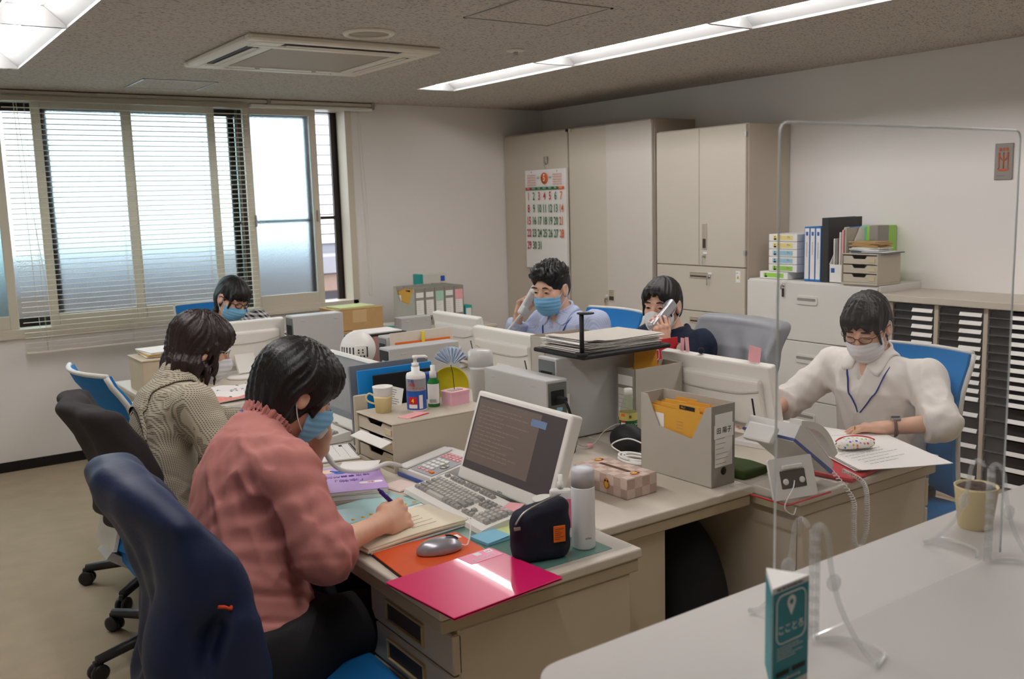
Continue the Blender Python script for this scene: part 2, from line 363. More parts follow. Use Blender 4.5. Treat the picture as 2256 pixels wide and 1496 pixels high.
g = G().box(-12, 16, YW+.4, 30, -.55, -.5); o = g.make('ground', M('asphalt', (120, 118, 116), .9)); struct(o)
# ------------------------------------------------------------ fixtures on the ceiling
t = thing('air_conditioner', 'square cassette air conditioner set into the ceiling with four louvred slots', 'air conditioner', (1.935, 4.4, CZ))
m_acw = M('ac_casing', (226, 220, 204), .45, var=.02); m_acg = M('ac_grille', (172, 162, 146), .6)
g = G()
A, Bq, C_, D_ = .465, .46, .335, .30
for sgn in (1, -1):
    g.box(-A, A, sgn*Bq if sgn < 0 else .40, -.40 if sgn < 0 else Bq, -.028, 0, .008); g.box(-A if sgn < 0 else .405, -.405 if sgn < 0 else A, -.40, .40, -.028, 0, .008)
    g.box(-.405, .405, -.345 if sgn < 0 else .30, -.30 if sgn < 0 else .345, -.034, 0, .006); g.box(-.35 if sgn < 0 else .30, -.30 if sgn < 0 else .35, -.3, .3, -.034, 0, .006)
for sx in (1, -1):
    for sy in (1, -1): g.box(min(sx*.29, sx*.42), max(sx*.29, sx*.42), min(sy*.29, sy*.42), max(sy*.29, sy*.42), -.032, 0, .006)
g.make('frame', m_acw, t)
bx('intake_grille', m_acg, t, -.29, .29, -.29, .29, -.03, -.004, .004); [bx('grille_rim', m_acw, t, -.31, .31, a, a+.018, -.034, 0, .003) for a in (-.31, .292)]
bx('slot_back', m_black, t, -.404, .404, -.404, .404, -.027, -.002, 0)
for a in range(4):
    G().box(-.27, .27, .362, .380, -.034, -.028, .002).make('louvre', m_acw, t, None, (0, 0, a*math.pi/2))
for x in (-.15, .15): bx('catch', m_grey_print, t, x-.012, x+.012, .296, .306, -.037, -.03, .002)
t = thing('ceiling_speaker', 'round ceiling speaker with a cream rim and grey mesh beside the air conditioner', 'speaker', (1.92, 3.74, CZ))
G().lathe([(.088, 0), (.088, -.012), (.105, -.012), (.112, -.004), (.112, 0)], n=36).make('rim', m_acw, t); G().lathe([(.087, -.001), (.086, -.006)], n=36).make('mesh_cover', m_acg, t)
t = thing('smoke_detector', 'small round detector on the ceiling between the lights', 'detector', (2.77, 3.86, CZ))
G().lathe([(.045, 0), (.045, -.006), (.02, -.01)], n=24).make('base', m_acw, t); G().lathe([(.012, -.01), (.01, -.025)], n=12).make('sensor', m_alu, t)
for i, (x0, x1, y0, y1, lb) in enumerate(((2.1, 2.52, 2.86, 3.275, 'square ceiling hatch with a thin metal frame between the speaker and the strip light'), (1.45, 1.87, 5.55, 5.98, 'square ceiling hatch with a thin metal frame above the window blind'))):
    t = thing('ceiling_hatch', lb, 'hatch', ((x0+x1)/2, (y0+y1)/2, CZ)); a, b = (x1-x0)/2, (y1-y0)/2; g = G()
    for s in (1, -1): g.box(min(s*a, s*(a-.012)), max(s*a, s*(a-.012)), -b, b, -.004, 0); g.box(-a, a, min(s*b, s*(b-.012)), max(s*b, s*(b-.012)), -.004, 0)
    g.make('hatch_frame', m_alu, t); bx('hatch_panel', m_ceil, t, -a+.014, a-.014, -b+.014, b-.014, -.002, .002, 0)
t = thing('wall_plaque', 'grey plaque with an orange emblem on the wall above the tray cabinet', 'plaque', (XW-.001, 2.52, 1.675))
bx('plate', M('plaque_grey', (150, 142, 136), .4, metal=.3), t, -.008, 0, -.046, .046, -.09, .09, .002)
m_or = M('plaque_orange', (196, 92, 40), .5); Rw = frame((0, -1, 0), (0, 0, 1)); g = G()
for y in (-.018, 0, .018): g.prism([(y-.005, .068), (y+.005, .068), (y+.005, .052), (y-.005, .052)], .0, .001, Rw, (-.009, 0, 0))
g.tube([(-.0095, .02, .045), (-.0095, .018, .02), (-.0095, .0, .005), (-.0095, -.018, .02), (-.0095, -.02, .045)], .003, 6, 4); g.tube([(-.0095, 0, .045), (-.0095, 0, -.035)], .003, 6)
g.tube([(-.0095, .024, .045), (-.0095, .022, -.03), (-.0095, .028, -.036)], .0025, 6); g.tube([(-.0095, -.024, .045), (-.0095, -.022, -.03), (-.0095, -.028, -.036)], .0025, 6)
g.prism([(.028*math.cos(a*.3), .006*math.sin(a*.3)-.042) for a in range(21)], 0, .001, Rw, (-.009, 0, 0)); g.make('emblem', m_or, t)
scribble('plaque_text', m_grey_print, t, (-.0085, 0, -.07), Rw, .06, .014, 1, 3, seg=(.12, .2))
# ------------------------------------------------------------ cabinets along the right wall (fronts face -X)
m_cab = M('beige_steel', (204, 195, 180), .42, var=.015, scale=4); m_cabd = M('beige_steel_side', (196, 184, 168), .45, var=.02)
m_wcab = M('white_steel', (226, 223, 217), .38, var=.012, scale=4); m_seam = M('dark_seam', (70, 60, 52), .7)
m_chrome = M('chrome', (205, 205, 208), .18, metal=1, var=.02); m_paper = M('white_paper', (240, 238, 234), .7, var=.015)
m_recess = M('recess_beige', (176, 166, 148), .5); m_yel = M('yellow_tag', (222, 178, 60), .6)
Rc = frame((0, -1, 0), (0, 0, 1))     # print on a front that faces -X
def recess(name, m, parent, y0, y1, z0, z1, x=-.001, w=.006):
    """recessed pull: rim and dark pocket on a front"""
    g = G(); g.box(x-.004, x+.002, y0, y1, z1-w, z1, .001); g.box(x-.004, x+.002, y0, y1, z0, z0+w, .001); g.box(x-.004, x+.002, y0, y0+w, z0+w, z1-w, .001); g.box(x-.004, x+.002, y1-w, y1, z0+w, z1-w, .001)
    h = g.make(name, m, parent)
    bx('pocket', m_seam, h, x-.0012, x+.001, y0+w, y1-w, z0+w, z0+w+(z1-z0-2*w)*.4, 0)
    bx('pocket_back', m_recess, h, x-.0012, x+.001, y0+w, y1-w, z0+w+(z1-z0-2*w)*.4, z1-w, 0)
    return h
def lock(parent, y, z, tagm=None, x=-.001, key=.05):
    g = G(); g.lathe([(.009, 0), (.009, .006), (.006, .008)], (x, y, z), 16, Ry(-math.pi/2)); l = g.make('lock', m_chrome, parent)
    G().cbox((x-.016, y, z), (.02, .004, .012), .001).cbox((x-.02, y+.003, z-key*.55), (.003, .008, key), .001).make('key', m_chrome, l)
    bx('lock_tag', m_paper, l, x-.003, x, y-.024, y+.012, z+.014, z+.028, .001)
    return l
FX, DP = 4.41, .398
c1 = thing('storage_cabinet', 'tall beige steel cabinet in the corner with a calendar hanging on it', 'cabinet', (FX, 5.525, 0), 0, 'tall beige cabinets')
bx('body', m_cabd, c1, .02, DP, 0, .825, .0, 2.06, .003); bx('door', m_cab, c1, 0, .018, .006, .24+.17, .06, 2.05, .002); bx('door', m_cab, c1, .004, .018, .412, .82, .06, 2.05, .002)
bx('hinge', m_black, c1, -.004, .01, .0, .02, 2.035, 2.055, .001)
c2 = thing('storage_cabinet', 'tall beige steel cabinet with a small keyed pull and a two-tone front', 'cabinet', (FX, 4.635, 0), 0, 'tall beige cabinets')
bx('body', m_cabd, c2, .02, DP, 0, .885, 0, 2.06, .003); bx('door', M('beige_steel_pale', (212, 204, 194), .42, var=.012), c2, -.004, .018, .004, .46, .06, 2.05, .002); bx('door', m_cab, c2, .002, .018, .462, .88, .06, 2.05, .002)
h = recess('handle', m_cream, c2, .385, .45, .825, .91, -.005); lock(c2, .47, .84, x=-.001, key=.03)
G().tube([(-.012, .475, .83), (-.014, .478, .79), (-.012, .47, .75)], .003, 6, 4).make('key_strap', m_yel, c2)
for y in (.02, .86): bx('hinge', m_cream, c2, -.008, .01, y-.012, y+.012, 2.03, 2.052, .001)
c3 = thing('filing_cabinet', 'beige steel cabinet with double doors above drawers, keys hanging in its locks', 'cabinet', (FX, 3.84, 0), 0)
W3 = .76
bx('body', m_cabd, c3, .02, DP, 0, W3, 0, 1.965, .003)
dl = bx('door', m_cab, c3, 0, .018, .381, W3-.003, 1.112, 1.958, .002); dr = bx('door', m_cab, c3, 0, .018, .006, .378, 1.112, 1.958, .002)
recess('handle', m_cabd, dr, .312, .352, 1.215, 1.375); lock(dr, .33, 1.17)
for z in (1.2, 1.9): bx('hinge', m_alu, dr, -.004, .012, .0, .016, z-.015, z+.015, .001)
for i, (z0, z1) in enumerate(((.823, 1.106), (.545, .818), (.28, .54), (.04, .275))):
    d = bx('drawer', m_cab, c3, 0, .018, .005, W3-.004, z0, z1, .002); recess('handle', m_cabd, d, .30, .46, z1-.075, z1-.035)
    if i == 0: lock(d, .29, z1-.062)
t = bx('warning_label', m_paper, c3, -.0008, 0, .04, .075, 1.02, 1.09, 0)
G().prism([(-.011, -.008), (.011, -.008), (0, .012)], 0, .0006, Rc, (-.001, .0575, 1.05)).make('warning_triangle', m_yel, t)
text('warning_mark', '!', .018, m_print, t, (-.0018, .0575, 1.05), Rc)
scribble('warning_text', m_print, t, (-.0015, .0575, 1.077), Rc, .024, .008, 1, 1, seg=(.2, .3))
c4 = thing('filing_cabinet', 'white steel three-drawer lateral cabinet carrying boxes and binders', 'cabinet', (FX, 2.945, 0), 0)
bx('body', m_wcab, c4, .018, DP, 0, .885, 0, 1.05, .004)
for i, (z0, z1) in enumerate(((.712, 1.042), (.375, .707), (.04, .37))):
    d = bx('drawer', m_wcab, c4, 0, .016, .004, .881, z0, z1, .003)
    hy0, hy1, hz = .375, .52, z1-.095
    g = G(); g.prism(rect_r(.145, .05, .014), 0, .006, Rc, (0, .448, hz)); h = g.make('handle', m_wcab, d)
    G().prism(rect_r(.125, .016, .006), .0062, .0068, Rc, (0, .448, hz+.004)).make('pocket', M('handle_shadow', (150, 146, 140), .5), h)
    if i == 0:
        lock(d, .61, z1-.02, key=.02); bx('key_fob', m_black, d, -.012, -.004, .603, .617, z1-.085, z1-.035, .003)
        scribble('drawer_label', m_print, bx('label_plate', m_paper, d, -.001, 0, .05, .11, z1-.028, z1-.01, 0), (-.0015, .08, z1-.019), Rc, .045, .012, 1, 2, seg=(.2, .3))
# tray cabinet
m_tray = M('smoke_grey_tray', (62, 60, 60), .28, var=.15, scale=12, coat=.3); m_lip = M('tray_lip', (84, 82, 82), .3)
tc_ = thing('tray_cabinet', 'low beige cabinet of many shallow grey trays with white name strips', 'cabinet', (4.43, 1.86, 0), 0)
CW = .2525; NC = 4
bx('top', m_cab, tc_, -.025, .378, -.02, NC*CW+.07, .978, 1.013, .003); bx('plinth', m_cabd, tc_, .01, .378, 0, NC*CW+.06, 0, .11, .003); bx('back', m_cabd, tc_, .36, .378, 0, NC*CW+.06, .11, .978, 0)
for i in range(NC+1): bx('divider', m_cabd, tc_, 0, .36, i*CW-.0 if i else 0, i*CW+.022, .11, .978, .002)
bx('divider', m_cabd, tc_, 0, .36, NC*CW+.022, NC*CW+.06, .11, .978, .002)
zs = []; z = .972
for i in range(16):
    hgt = .0415 if i < 11 else .0785; zs.append((z-hgt, hgt)); z -= hgt
tw = CW-.026
def tray_mesh(hgt):
    g = G(); g.box(.012, .33, 0, tw, .002, .006); g.box(.02, .024, 0, tw, .004, hgt*.86); g.box(.012, .33, 0, .003, .002, hgt*.7); g.box(.012, .33, tw-.003, tw, .002, hgt*.7); return g.mesh('tray')
tm = {h: tray_mesh(h) for h in (.0415, .0785)}; lipm = G().box(.0, .02, 0, tw, .0, .005, .001).mesh('front_lip'); lbm = G().cbox((-.001, .062, .012), (.003, .112, .022), .001, 1, Ry(.5)).mesh('name_strip')
for c in range(NC):
    for i, (z0, hgt) in enumerate(zs):
        o = obj('tray', tm[hgt], m_tray, tc_, (0, c*CW+.0235, z0)); obj('front_lip', lipm, m_lip, o)
        if True:
            s = obj('name_strip', lbm, m_paper, o)
            if c in (1, 2, 3): scribble('name_text', m_print, s, (.0022, .06, .0125), frame((0, -1, 0), (.479, 0, .878)), .07, .009, 1, c*31+i, seg=(.08, .16), fill=.8) if False else None
tray_cab = tc_
# ------------------------------------------------------------ desks
m_desk = M('desk_top_laminate', (206, 197, 182), .38, var=.02, scale=6); m_edge = M('desk_edge', (176, 164, 138), .5, var=.03); m_panel = M('desk_panel', (196, 184, 163), .45, var=.025, scale=5)
m_pull = M('drawer_pull', (186, 168, 122), .4, var=.05)
def desk(label, x0, x1, y0, y1, front, drawers=True, edge=m_edge, group='grey-beige office desks', panel_end=True, z=.70):
    """front: side where the person sits, '-x', '+x' or '-y'/'+y'"""
    t = thing('office_desk', label, 'desk', (x0, y0, 0), 0, group); w, d = x1-x0, y1-y0
    bx('desktop', m_desk, t, 0, w, 0, d, z-.026, z, .006, 3)
    bx('apron', edge, t, .006, w-.006, .006, d-.006, z-.06, z-.027, .004)
    if front in '-x+x':
        fx = 0 if front == '-x' else w; s = 1 if front == '-x' else -1
        X0 = lambda a, b: (min(fx+s*a, fx+s*b), max(fx+s*a, fx+s*b))
        a, b = X0(.05, w-.03); bx('side_panel', m_panel, t, a, b, .012, .034, .0, z-.062, .003); bx('side_panel', m_panel, t, a, b, d-.034, d-.012, 0, z-.062, .003)
        a, b = X0(w-.05, w-.03); bx('modesty_panel', m_panel, t, a, b, .036, d-.036, .12, z-.062, .002)
        if drawers:
            a, b = X0(.06, w-.06); ped = bx('pedestal', m_panel, t, a, b, .036, .40, .05, z-.064, .003)
            for i, (p, q) in enumerate(((.535, .628), (.44, .53), (.06, .435))):
                a, b = X0(.035, .058); dw = bx('drawer', m_panel, t, a, b, .012, .40, p, q, .003)
                g = G(); a, b = X0(.028, .036); y0_, y1_, zc = .135, .315, q-.045
                for (u0, u1, v0, v1) in ((y0_, y1_, zc+.022, zc+.028), (y0_, y1_, zc-.028, zc-.022), (y0_, y0_+.006, zc-.022, zc+.022), (y1_-.006, y1_, zc-.022, zc+.022)): g.box(a, b, u0, u1, v0, v1, .001)
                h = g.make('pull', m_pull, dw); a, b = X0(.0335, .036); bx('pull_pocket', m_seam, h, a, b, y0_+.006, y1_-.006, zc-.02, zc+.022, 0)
            a, b = X0(.03, .05); bx('lock_plate', m_alu, t, a, b, .055, .08, z-.055, z-.033, .001)
    else:
        bx('side_panel', m_panel, t, .012, .034, .03, d-.03, 0, z-.062, .003); bx('side_panel', m_panel, t, w-.034, w-.012, .03, d-.03, 0, z-.062, .003)
        a = .03 if front == '+y' else d-.05; bx('modesty_panel', m_panel, t, .036, w-.036, a, a+.02, .12 if front != '+y' else .02, z-.062, .002)
    return t
desk('beige desk with drawers holding a pink file and a navy pencil case', .945, 1.522, 1.643, 2.84, '-x')
desk('beige desk with a patterned cloth on it, next to the desk with the pink file', .955, 1.522, 2.843, 4.42, '-x', drawers=False)
desk('beige desk in front of the window blind with a cardboard-coloured box on its corner', 1.05, 2.25, 4.44, 5.02, '+y', drawers=False)
dmid = desk('narrow desk between the two rows carrying a tissue box and computer towers', 1.526, 2.118, 1.806, 4.42, '-y', drawers=False)
bx('side_panel', m_panel, dmid, .045, .262, .03, .05, 0, .638, .003)
for c_ in list(dmid.children):
    if c_.name.startswith('side_panel') and min(v[0] for v in c_.bound_box) > .5: bpy.data.objects.remove(c_)
R1 = desk('beige desk with a tilted telephone and papers at the corner nearest the counter', 2.122, 2.82, 1.643, 2.65, '+x', drawers=True)
desk('beige desk with a red file box, between the telephone desk and the yellow-folder desk', 2.122, 2.82, 2.653, 3.55, '+x', drawers=False)
desk('beige desk with a box of yellow folders in front of the calendar cabinet', 2.122, 2.82, 3.553, 4.43, '+x', drawers=False)
desk('side table with file boxes against the wall under the window', 2.4, 3.70, 5.46, 6.1, '+y', drawers=False)
# counter in front
t = thing('reception_counter', 'white reception counter with a rounded corner, clear screen standing on it', 'counter', (0, 0, 0))
CT = 1.0
R_ = .03; poly = [(3.6, .853), (3.6, -.1), (.60, -.1), (.60, .80)]+[(.65-.05*math.cos(a*math.pi/16), .803+.05*math.sin(a*math.pi/16)) for a in range(9)]
g = G(); g.prism(poly, CT-.03, CT); g.make('counter_top', M('counter_laminate', (190, 186, 181), .42, var=.01, scale=3), t)
bx('counter_front', m_panel, t, .68, 3.5, .5, .8, 0, CT-.031, .002)
# ------------------------------------------------------------ chairs (local: faces +X, origin on the floor)
m_blue = M('blue_mesh_fabric', (18, 118, 188), .75, var=.06, scale=60, bump=.3, bscale=900); m_shell = M('chair_white_plastic', (216, 214, 208), .4); m_blk = M('black_nylon', (30, 30, 32), .42)
def back_prof(z):
    u = (z-.47)/.50
    return -.235-.03*math.sin(u*2.6)*.6+.05*math.sin(math.pi*min(1, max(0, u*1.1)))-.10*max(0, u-.72)**1.4*3.2
def make_chair():
    t = thing('office_chair', 'x', 'chair')
    for k in range(5):
        a = 2*math.pi*k/5+.3; R = Rz(a)
        g = G(); v = []
        g.tube([R @ Vector((.03, 0, .10)), R @ Vector((.15, 0, .095)), R @ Vector((.335, 0, .075))], [.026, .022, .018], 8).make('base_arm', m_blk, t)
        c = R @ Vector((.335, 0, .032)); g = G()
        for s in (-1, 1): g.lathe([(.022, -.009), (.031, -.006), (.031, .006), (.022, .009)], c+R @ Vector((0, s*.013, 0)), 16, R @ Rx(math.pi/2))
        g.cbox(c+Vector((0, 0, .03)), (.03, .022, .03), .006, 2, R); g.make('caster', m_blk, t)
    G().lathe([(.035, .07), (.035, .16), (.026, .165), (.026, .34)], n=16).make('column', m_blk, t)
    G().sheet(lambda u, v: (-.25+.2*u, (v-.5)*.13*(1-.4*u), .44-.11*math.sin(u*1.6)), 8, 5, .03).make('back_support', m_shell, t)
    bx('mechanism', m_shell, t, -.12, .14, -.09, .09, .335, .385, .02, 3)
    bx('seat', m_blue, t, -.21, .25, -.235, .235, .385, .45, .03, 4)
    def bp(u, v):
        z = .47+.50*u; w = .225*(1-.10*abs(u-.45)**1.5); y = (v-.5)*2*w; return (back_prof(z)+.05*(2*v-1)**2, y, z)
    G().sheet(bp, 22, 12, .022).make('backrest', m_blue, t)
    g = G()
    for s in (0, 1): g.tube([Vector(bp(i/12, s))+Vector((-.012, 0, 0)) for i in range(13)], .011, 8)
    g.tube([Vector(bp(1, i/8))+Vector((-.008, 0, .004)) for i in range(9)], .010, 8); g.sheet(lambda u, v: tuple(Vector(bp(u*.5, .22+.56*v))+Vector((-.022, 0, 0))), 8, 8, .012)
    g.make('back_frame', m_shell, t)
    return t
ch0 = make_chair()
chairs = [((.73, 2.0), -.05, 'blue office chair under a navy jacket, seat of the person in pink'), ((.87, 3.34), .0, 'office chair with a dark grey cloth over its back, seat of the person in tweed'),
          ((.99, 4.0), .12, 'empty blue office chair with a white frame standing before the wall'), ((2.98, 3.68), math.pi, 'blue office chair behind the person in a striped blue shirt'),
          ((3.0, 2.86), math.pi-.1, 'office chair with a grey jacket over its back, beside the white cabinet'), ((2.94, 1.97), math.pi, 'blue office chair behind the person in a white shirt'), ((1.83, 5.62), -math.pi/2, 'office chair of the person in a checked blouse by the window')]
for i, ((x, y), a, lb) in enumerate(chairs):
    c = ch0 if i == 0 else copy_tree(ch0)
    c.location = (x, y, 0); c.rotation_euler = (0, 0, a); tag(c, lb, 'chair', 'blue office chairs'); c.scale = (1, 1, (1, .93, .96)[i] if i < 3 else 1)
    for p in c.children:
        if p.name.startswith(('base_arm', 'caster')): p.rotation_euler = (0, 0, (0, .61, -.28)[i] if i < 3 else 0)
# ------------------------------------------------------------ office equipment
DZ = .70
m_grey = M('pc_grey', (192, 192, 190), .42, var=.02); m_greyd = M('pc_port_metal', (120, 124, 122), .4, metal=.5); m_mon = M('monitor_white', (236, 233, 226), .42, var=.015); m_rubber = M('black_rubber', (28, 28, 30), .6)
m_file = M('file_box_grey', (184, 178, 166), .65, var=.03); m_filel = M('file_label_grey', (150, 146, 138), .6); m_manila = M('manila_yellow', (226, 168, 62), .65, var=.05)
m_pinkp = M('pink_paper', (240, 176, 180), .7); m_kraft = M('kraft_card', (196, 160, 108), .75, var=.08); m_bluep = M('pale_blue_note', (140, 198, 222), .7); m_yelp = M('pale_yellow_note', (214, 226, 160), .7)
m_red = M('red_card', (196, 36, 48), .5); m_navyn = M('navy_canvas', (22, 26, 44), .8, bump=.4, bscale=900); m_orange = M('orange_label', (232, 112, 24), .6)
m_key = M('key_grey', (196, 194, 188), .5); m_keyd = M('key_dark_grey', (160, 158, 154), .5); m_green = M('desk_mat_green', (24, 128, 110), .45)
def clear(name, tint=(255, 255, 255), rough=.05, frac=.9, gl=.0):
    """thin clear plastic: mostly see-through with a fresnel reflection"""
    if name in MATS: return MATS[name]
    m = bpy.data.materials.new(name); m.use_nodes = True; n = m.node_tree.nodes; l = m.node_tree.links; n.remove(n['Principled BSDF']); out = n['Material Output']
    tr = n.new('ShaderNodeBsdfTransparent'); tr.inputs[0].default_value = (*lin(tint), 1); go = n.new('ShaderNodeBsdfGlossy'); go.inputs['Roughness'].default_value = rough; df = n.new('ShaderNodeBsdfDiffuse'); df.inputs[0].default_value = (.85, .85, .85, 1)
    nz_ = n.new('ShaderNodeTexNoise'); nz_.inputs['Scale'].default_value = 6; mr = n.new('ShaderNodeMapRange'); mr.inputs['To Min'].default_value = (1-frac)*.8; mr.inputs['To Max'].default_value = (1-frac)*1.2; l.new(nz_.outputs[0], mr.inputs[0])
    m1 = n.new('ShaderNodeMixShader'); l.new(mr.outputs[0], m1.inputs[0]); l.new(tr.outputs[0], m1.inputs[1]); l.new(df.outputs[0], m1.inputs[2])
    lw = n.new('ShaderNodeLayerWeight'); lw.inputs[0].default_value = .5; pw = n.new('ShaderNodeMath'); pw.operation = 'POWER'; pw.inputs[1].default_value = 3.5; l.new(lw.outputs['Facing'], pw.inputs[0])
    fr = n.new('ShaderNodeMapRange'); fr.inputs['To Min'].default_value = .025; fr.inputs['To Max'].default_value = .3; l.new(pw.outputs[0], fr.inputs[0]); m2 = n.new('ShaderNodeMixShader'); l.new(fr.outputs[0], m2.inputs[0]); l.new(m1.outputs[0], m2.inputs[1]); l.new(go.outputs[0], m2.inputs[2]); l.new(m2.outputs[0], out.inputs[0])
    MATS[name] = m; return m
m_clear = clear('clear_acrylic', frac=.98); m_pet = clear('clear_bottle', (235, 240, 225), frac=.9); m_sheet = clear('clear_desk_sheet', (250, 250, 250), .12, .94)
m_edgeg = M('acrylic_edge', (226, 232, 232), .3, trans=.4)
def screen_mat(name, base, glow):
    m = M(name, base, .35, var=.1, scale=2, emit=glow); return m
m_scr = screen_mat('screen_dim', (72, 62, 56), .25); m_scr2 = screen_mat('screen_dim_side', (52, 46, 46), .2); m_scrt = M('screen_text', (86, 74, 65), .5, emit=.27); m_scrb = M('screen_bar', (66, 78, 98), .5, emit=.3); m_scrd = M('screen_off', (26, 25, 28), .25)
def monitor(label, loc, rz, tilt=.35, w=.46, h=.275, back=False, base_h=.02, group='white computer monitors'):
    """faces local +X; origin on the desk"""
    t = thing('monitor', label, 'monitor', loc, rz, group); R = Ry(-tilt); o = Vector((0, 0, base_h))
    def P(p): return o+R @ Vector(p)
    def tb(name, m, par, c, d, bev=.004, seg=2): return G().cbox(P(c), d, bev, seg, R).make(name, m, par)
    body = tb('casing', m_mon, t, (-.02, 0, h/2), (.04, w, h), .008, 3)
    tb('back_shell', m_mon, t, (-.047, 0, h*.46), (.03, w*.86, h*.7), .013, 3)
    sc_ = tb('screen', m_scr2 if not back else m_scrd, t, (.0005, 0, h/2+.012), (.002, w-.034, h-.056), 0)
    if not back:
        Rs = Matrix((R @ Vector((0, 1, 0)), R @ Vector((0, 0, 1)), R @ Vector((1, 0, 0)))).transposed()
        G().cbox(P((.0018, -.05, h/2+.02)), (.0006, w-.15, h-.085), 0, 1, R).make('window_panel', m_scr, sc_)
        scribble('window_text', m_scrt, sc_, P((.0022, -.06, h/2+.022)), Rs, w-.2, h-.12, 13, 5, lh=.25, seg=(.03, .12)); G().cbox(P((.0024, .10, h-.05)), (.0006, .07, .02), 0, 1, R).make('window_bar', m_scrb, sc_)
        text('brand', 'FUJITSU', .007, m_grey_print, t, P((.0008, .0, .008)), Rs)
    else:
        g = G(); R3 = lambda p: P(p)
        g.tube([P((-.0635, -w*.42, h*.66)), P((-.0645, -w*.2, h*.58)), P((-.0645, w*.2, h*.58)), P((-.0635, w*.42, h*.66))], .003, 6, 5); g.make('moulding', M('moulding_shade', (196, 190, 180), .5), t)
        G().cbox(P((-.0625, -w*.36, h*.32)), (.002, .007, h*.44), 0, 1, R).make('vent_slot', m_rubber, t)
    p0n = P((-.055, 0, h*.34)); G().sheet(lambda u, v: (p0n.x*(1-u)-.125*u, (v-.5)*.10, p0n.z*(1-u)+.022*u), 6, 4, .02).make('neck', m_mon, t)
    G().lathe([(.095, 0), (.1, .006), (.09, .014), (.02, .02)], (-.12, 0, 0.0), 28, sx=.8, sy=1.1).make('foot', m_mon, t)
    return t
def keyboard(label, loc, rz):
    t = thing('keyboard', label, 'keyboard', loc, rz, 'grey keyboards'); W, D = .45, .155
    prof = [(0, 0), (D, 0), (D, .032), (D-.012, .034), (.03, .018), (.004, .012)]
    G().prism(prof, -W/2, W/2, Matrix(((1, 0, 0), (0, 0, 1), (0, 1, 0)))).make('case', m_mon, t)
    sl = math.atan2(.016, .113); km = {}
    def key(x, y, w, m):
        k = round(w, 3)
        if k not in km:
            g = G(); g.add([(-.0075, -k/2+.0008, 0), (.0075, -k/2+.0008, 0), (.0075, k/2-.0008, 0), (-.0075, k/2-.0008, 0), (-.0055, -k/2+.003, .0075), (.0058, -k/2+.003, .0075), (.0058, k/2-.003, .0075), (-.0055, k/2-.003, .0075)], [(0, 3, 2, 1), (4, 5, 6, 7), (0, 1, 5, 4), (1, 2, 6, 5), (2, 3, 7, 6), (3, 0, 4, 7)]); km[k] = {}
            km[k]['g'] = g
        if m.name not in km[k]: km[k][m.name] = km[k]['g'].mesh('key')
        obj('key', km[k][m.name], m, t, (x, y, .019+(x-.03)*math.tan(sl)), (0, -sl, 0))
    u = .0185
    rows = [(.022, [1.5, 1.2, 1.2, 5.2, 1.2, 1.2, 1.2, 1.5]), (.040, [2.2]+[1]*10+[2.2]), (.058, [1.7]+[1]*11+[1.7]), (.076, [1.5]+[1]*12+[.9]), (.094, [1]*13+[1.4])]
    for x, ws in rows:
        y = W/2-.02
        for i, w in enumerate(ws): key(x+.012, y-w*u/2, w*u, m_keyd if (w > 1.1 and w < 5) else m_key); y -= w*u
    for blk in range(4):
        for i in range(4 if blk else 1): key(.134, W/2-.03-(0 if not blk else .035+(blk-1)*.085+i*u), u, m_keyd)
    for x in (.034, .052, .07, .088, .106):
        for i in range(4): key(x, -.145-i*u, u, m_key if i < 3 else m_keyd)
    for x in (.088, .106):
        for i in range(3): key(x, -.085-i*u, u, m_keyd)
    for i in range(3): key(.034, -.085-i*u, u, m_keyd)
    key(.052, -.085-u, u, m_keyd)
    return t
monitor('white monitor with a dim text window, behind the silver mouse and grey keyboard', (1.455, 2.165, DZ), math.pi, .34)
keyboard('grey keyboard with a pink note on it in front of the monitor by the thermos', (1.268, 2.185, DZ+.003), -.05)
monitor('white monitor beside the blue folder, facing the person in tweed', (1.47, 3.29, DZ), math.pi, .34)
keyboard('grey keyboard half hidden behind the person in pink', (1.285, 3.32, DZ+.002), 0)
monitor('white monitor seen from behind with pink notes stuck along its top', (2.59, 2.33, DZ), 0, .22, .52, .25, True, .035)
monitor('white monitor seen from behind with its back to the round-disc paper tray', (2.52, 3.56, DZ), 0, .22, .5, .24, True, .03)
monitor('white monitor seen from behind near the cardboard box', (2.66, 4.20, DZ), 0, .22, .44, .25, True, .03)
monitor('white monitor seen from behind in front of the checked blouse', (1.615, 4.77, DZ), math.pi/2, .12, .46, .255, True, .03)
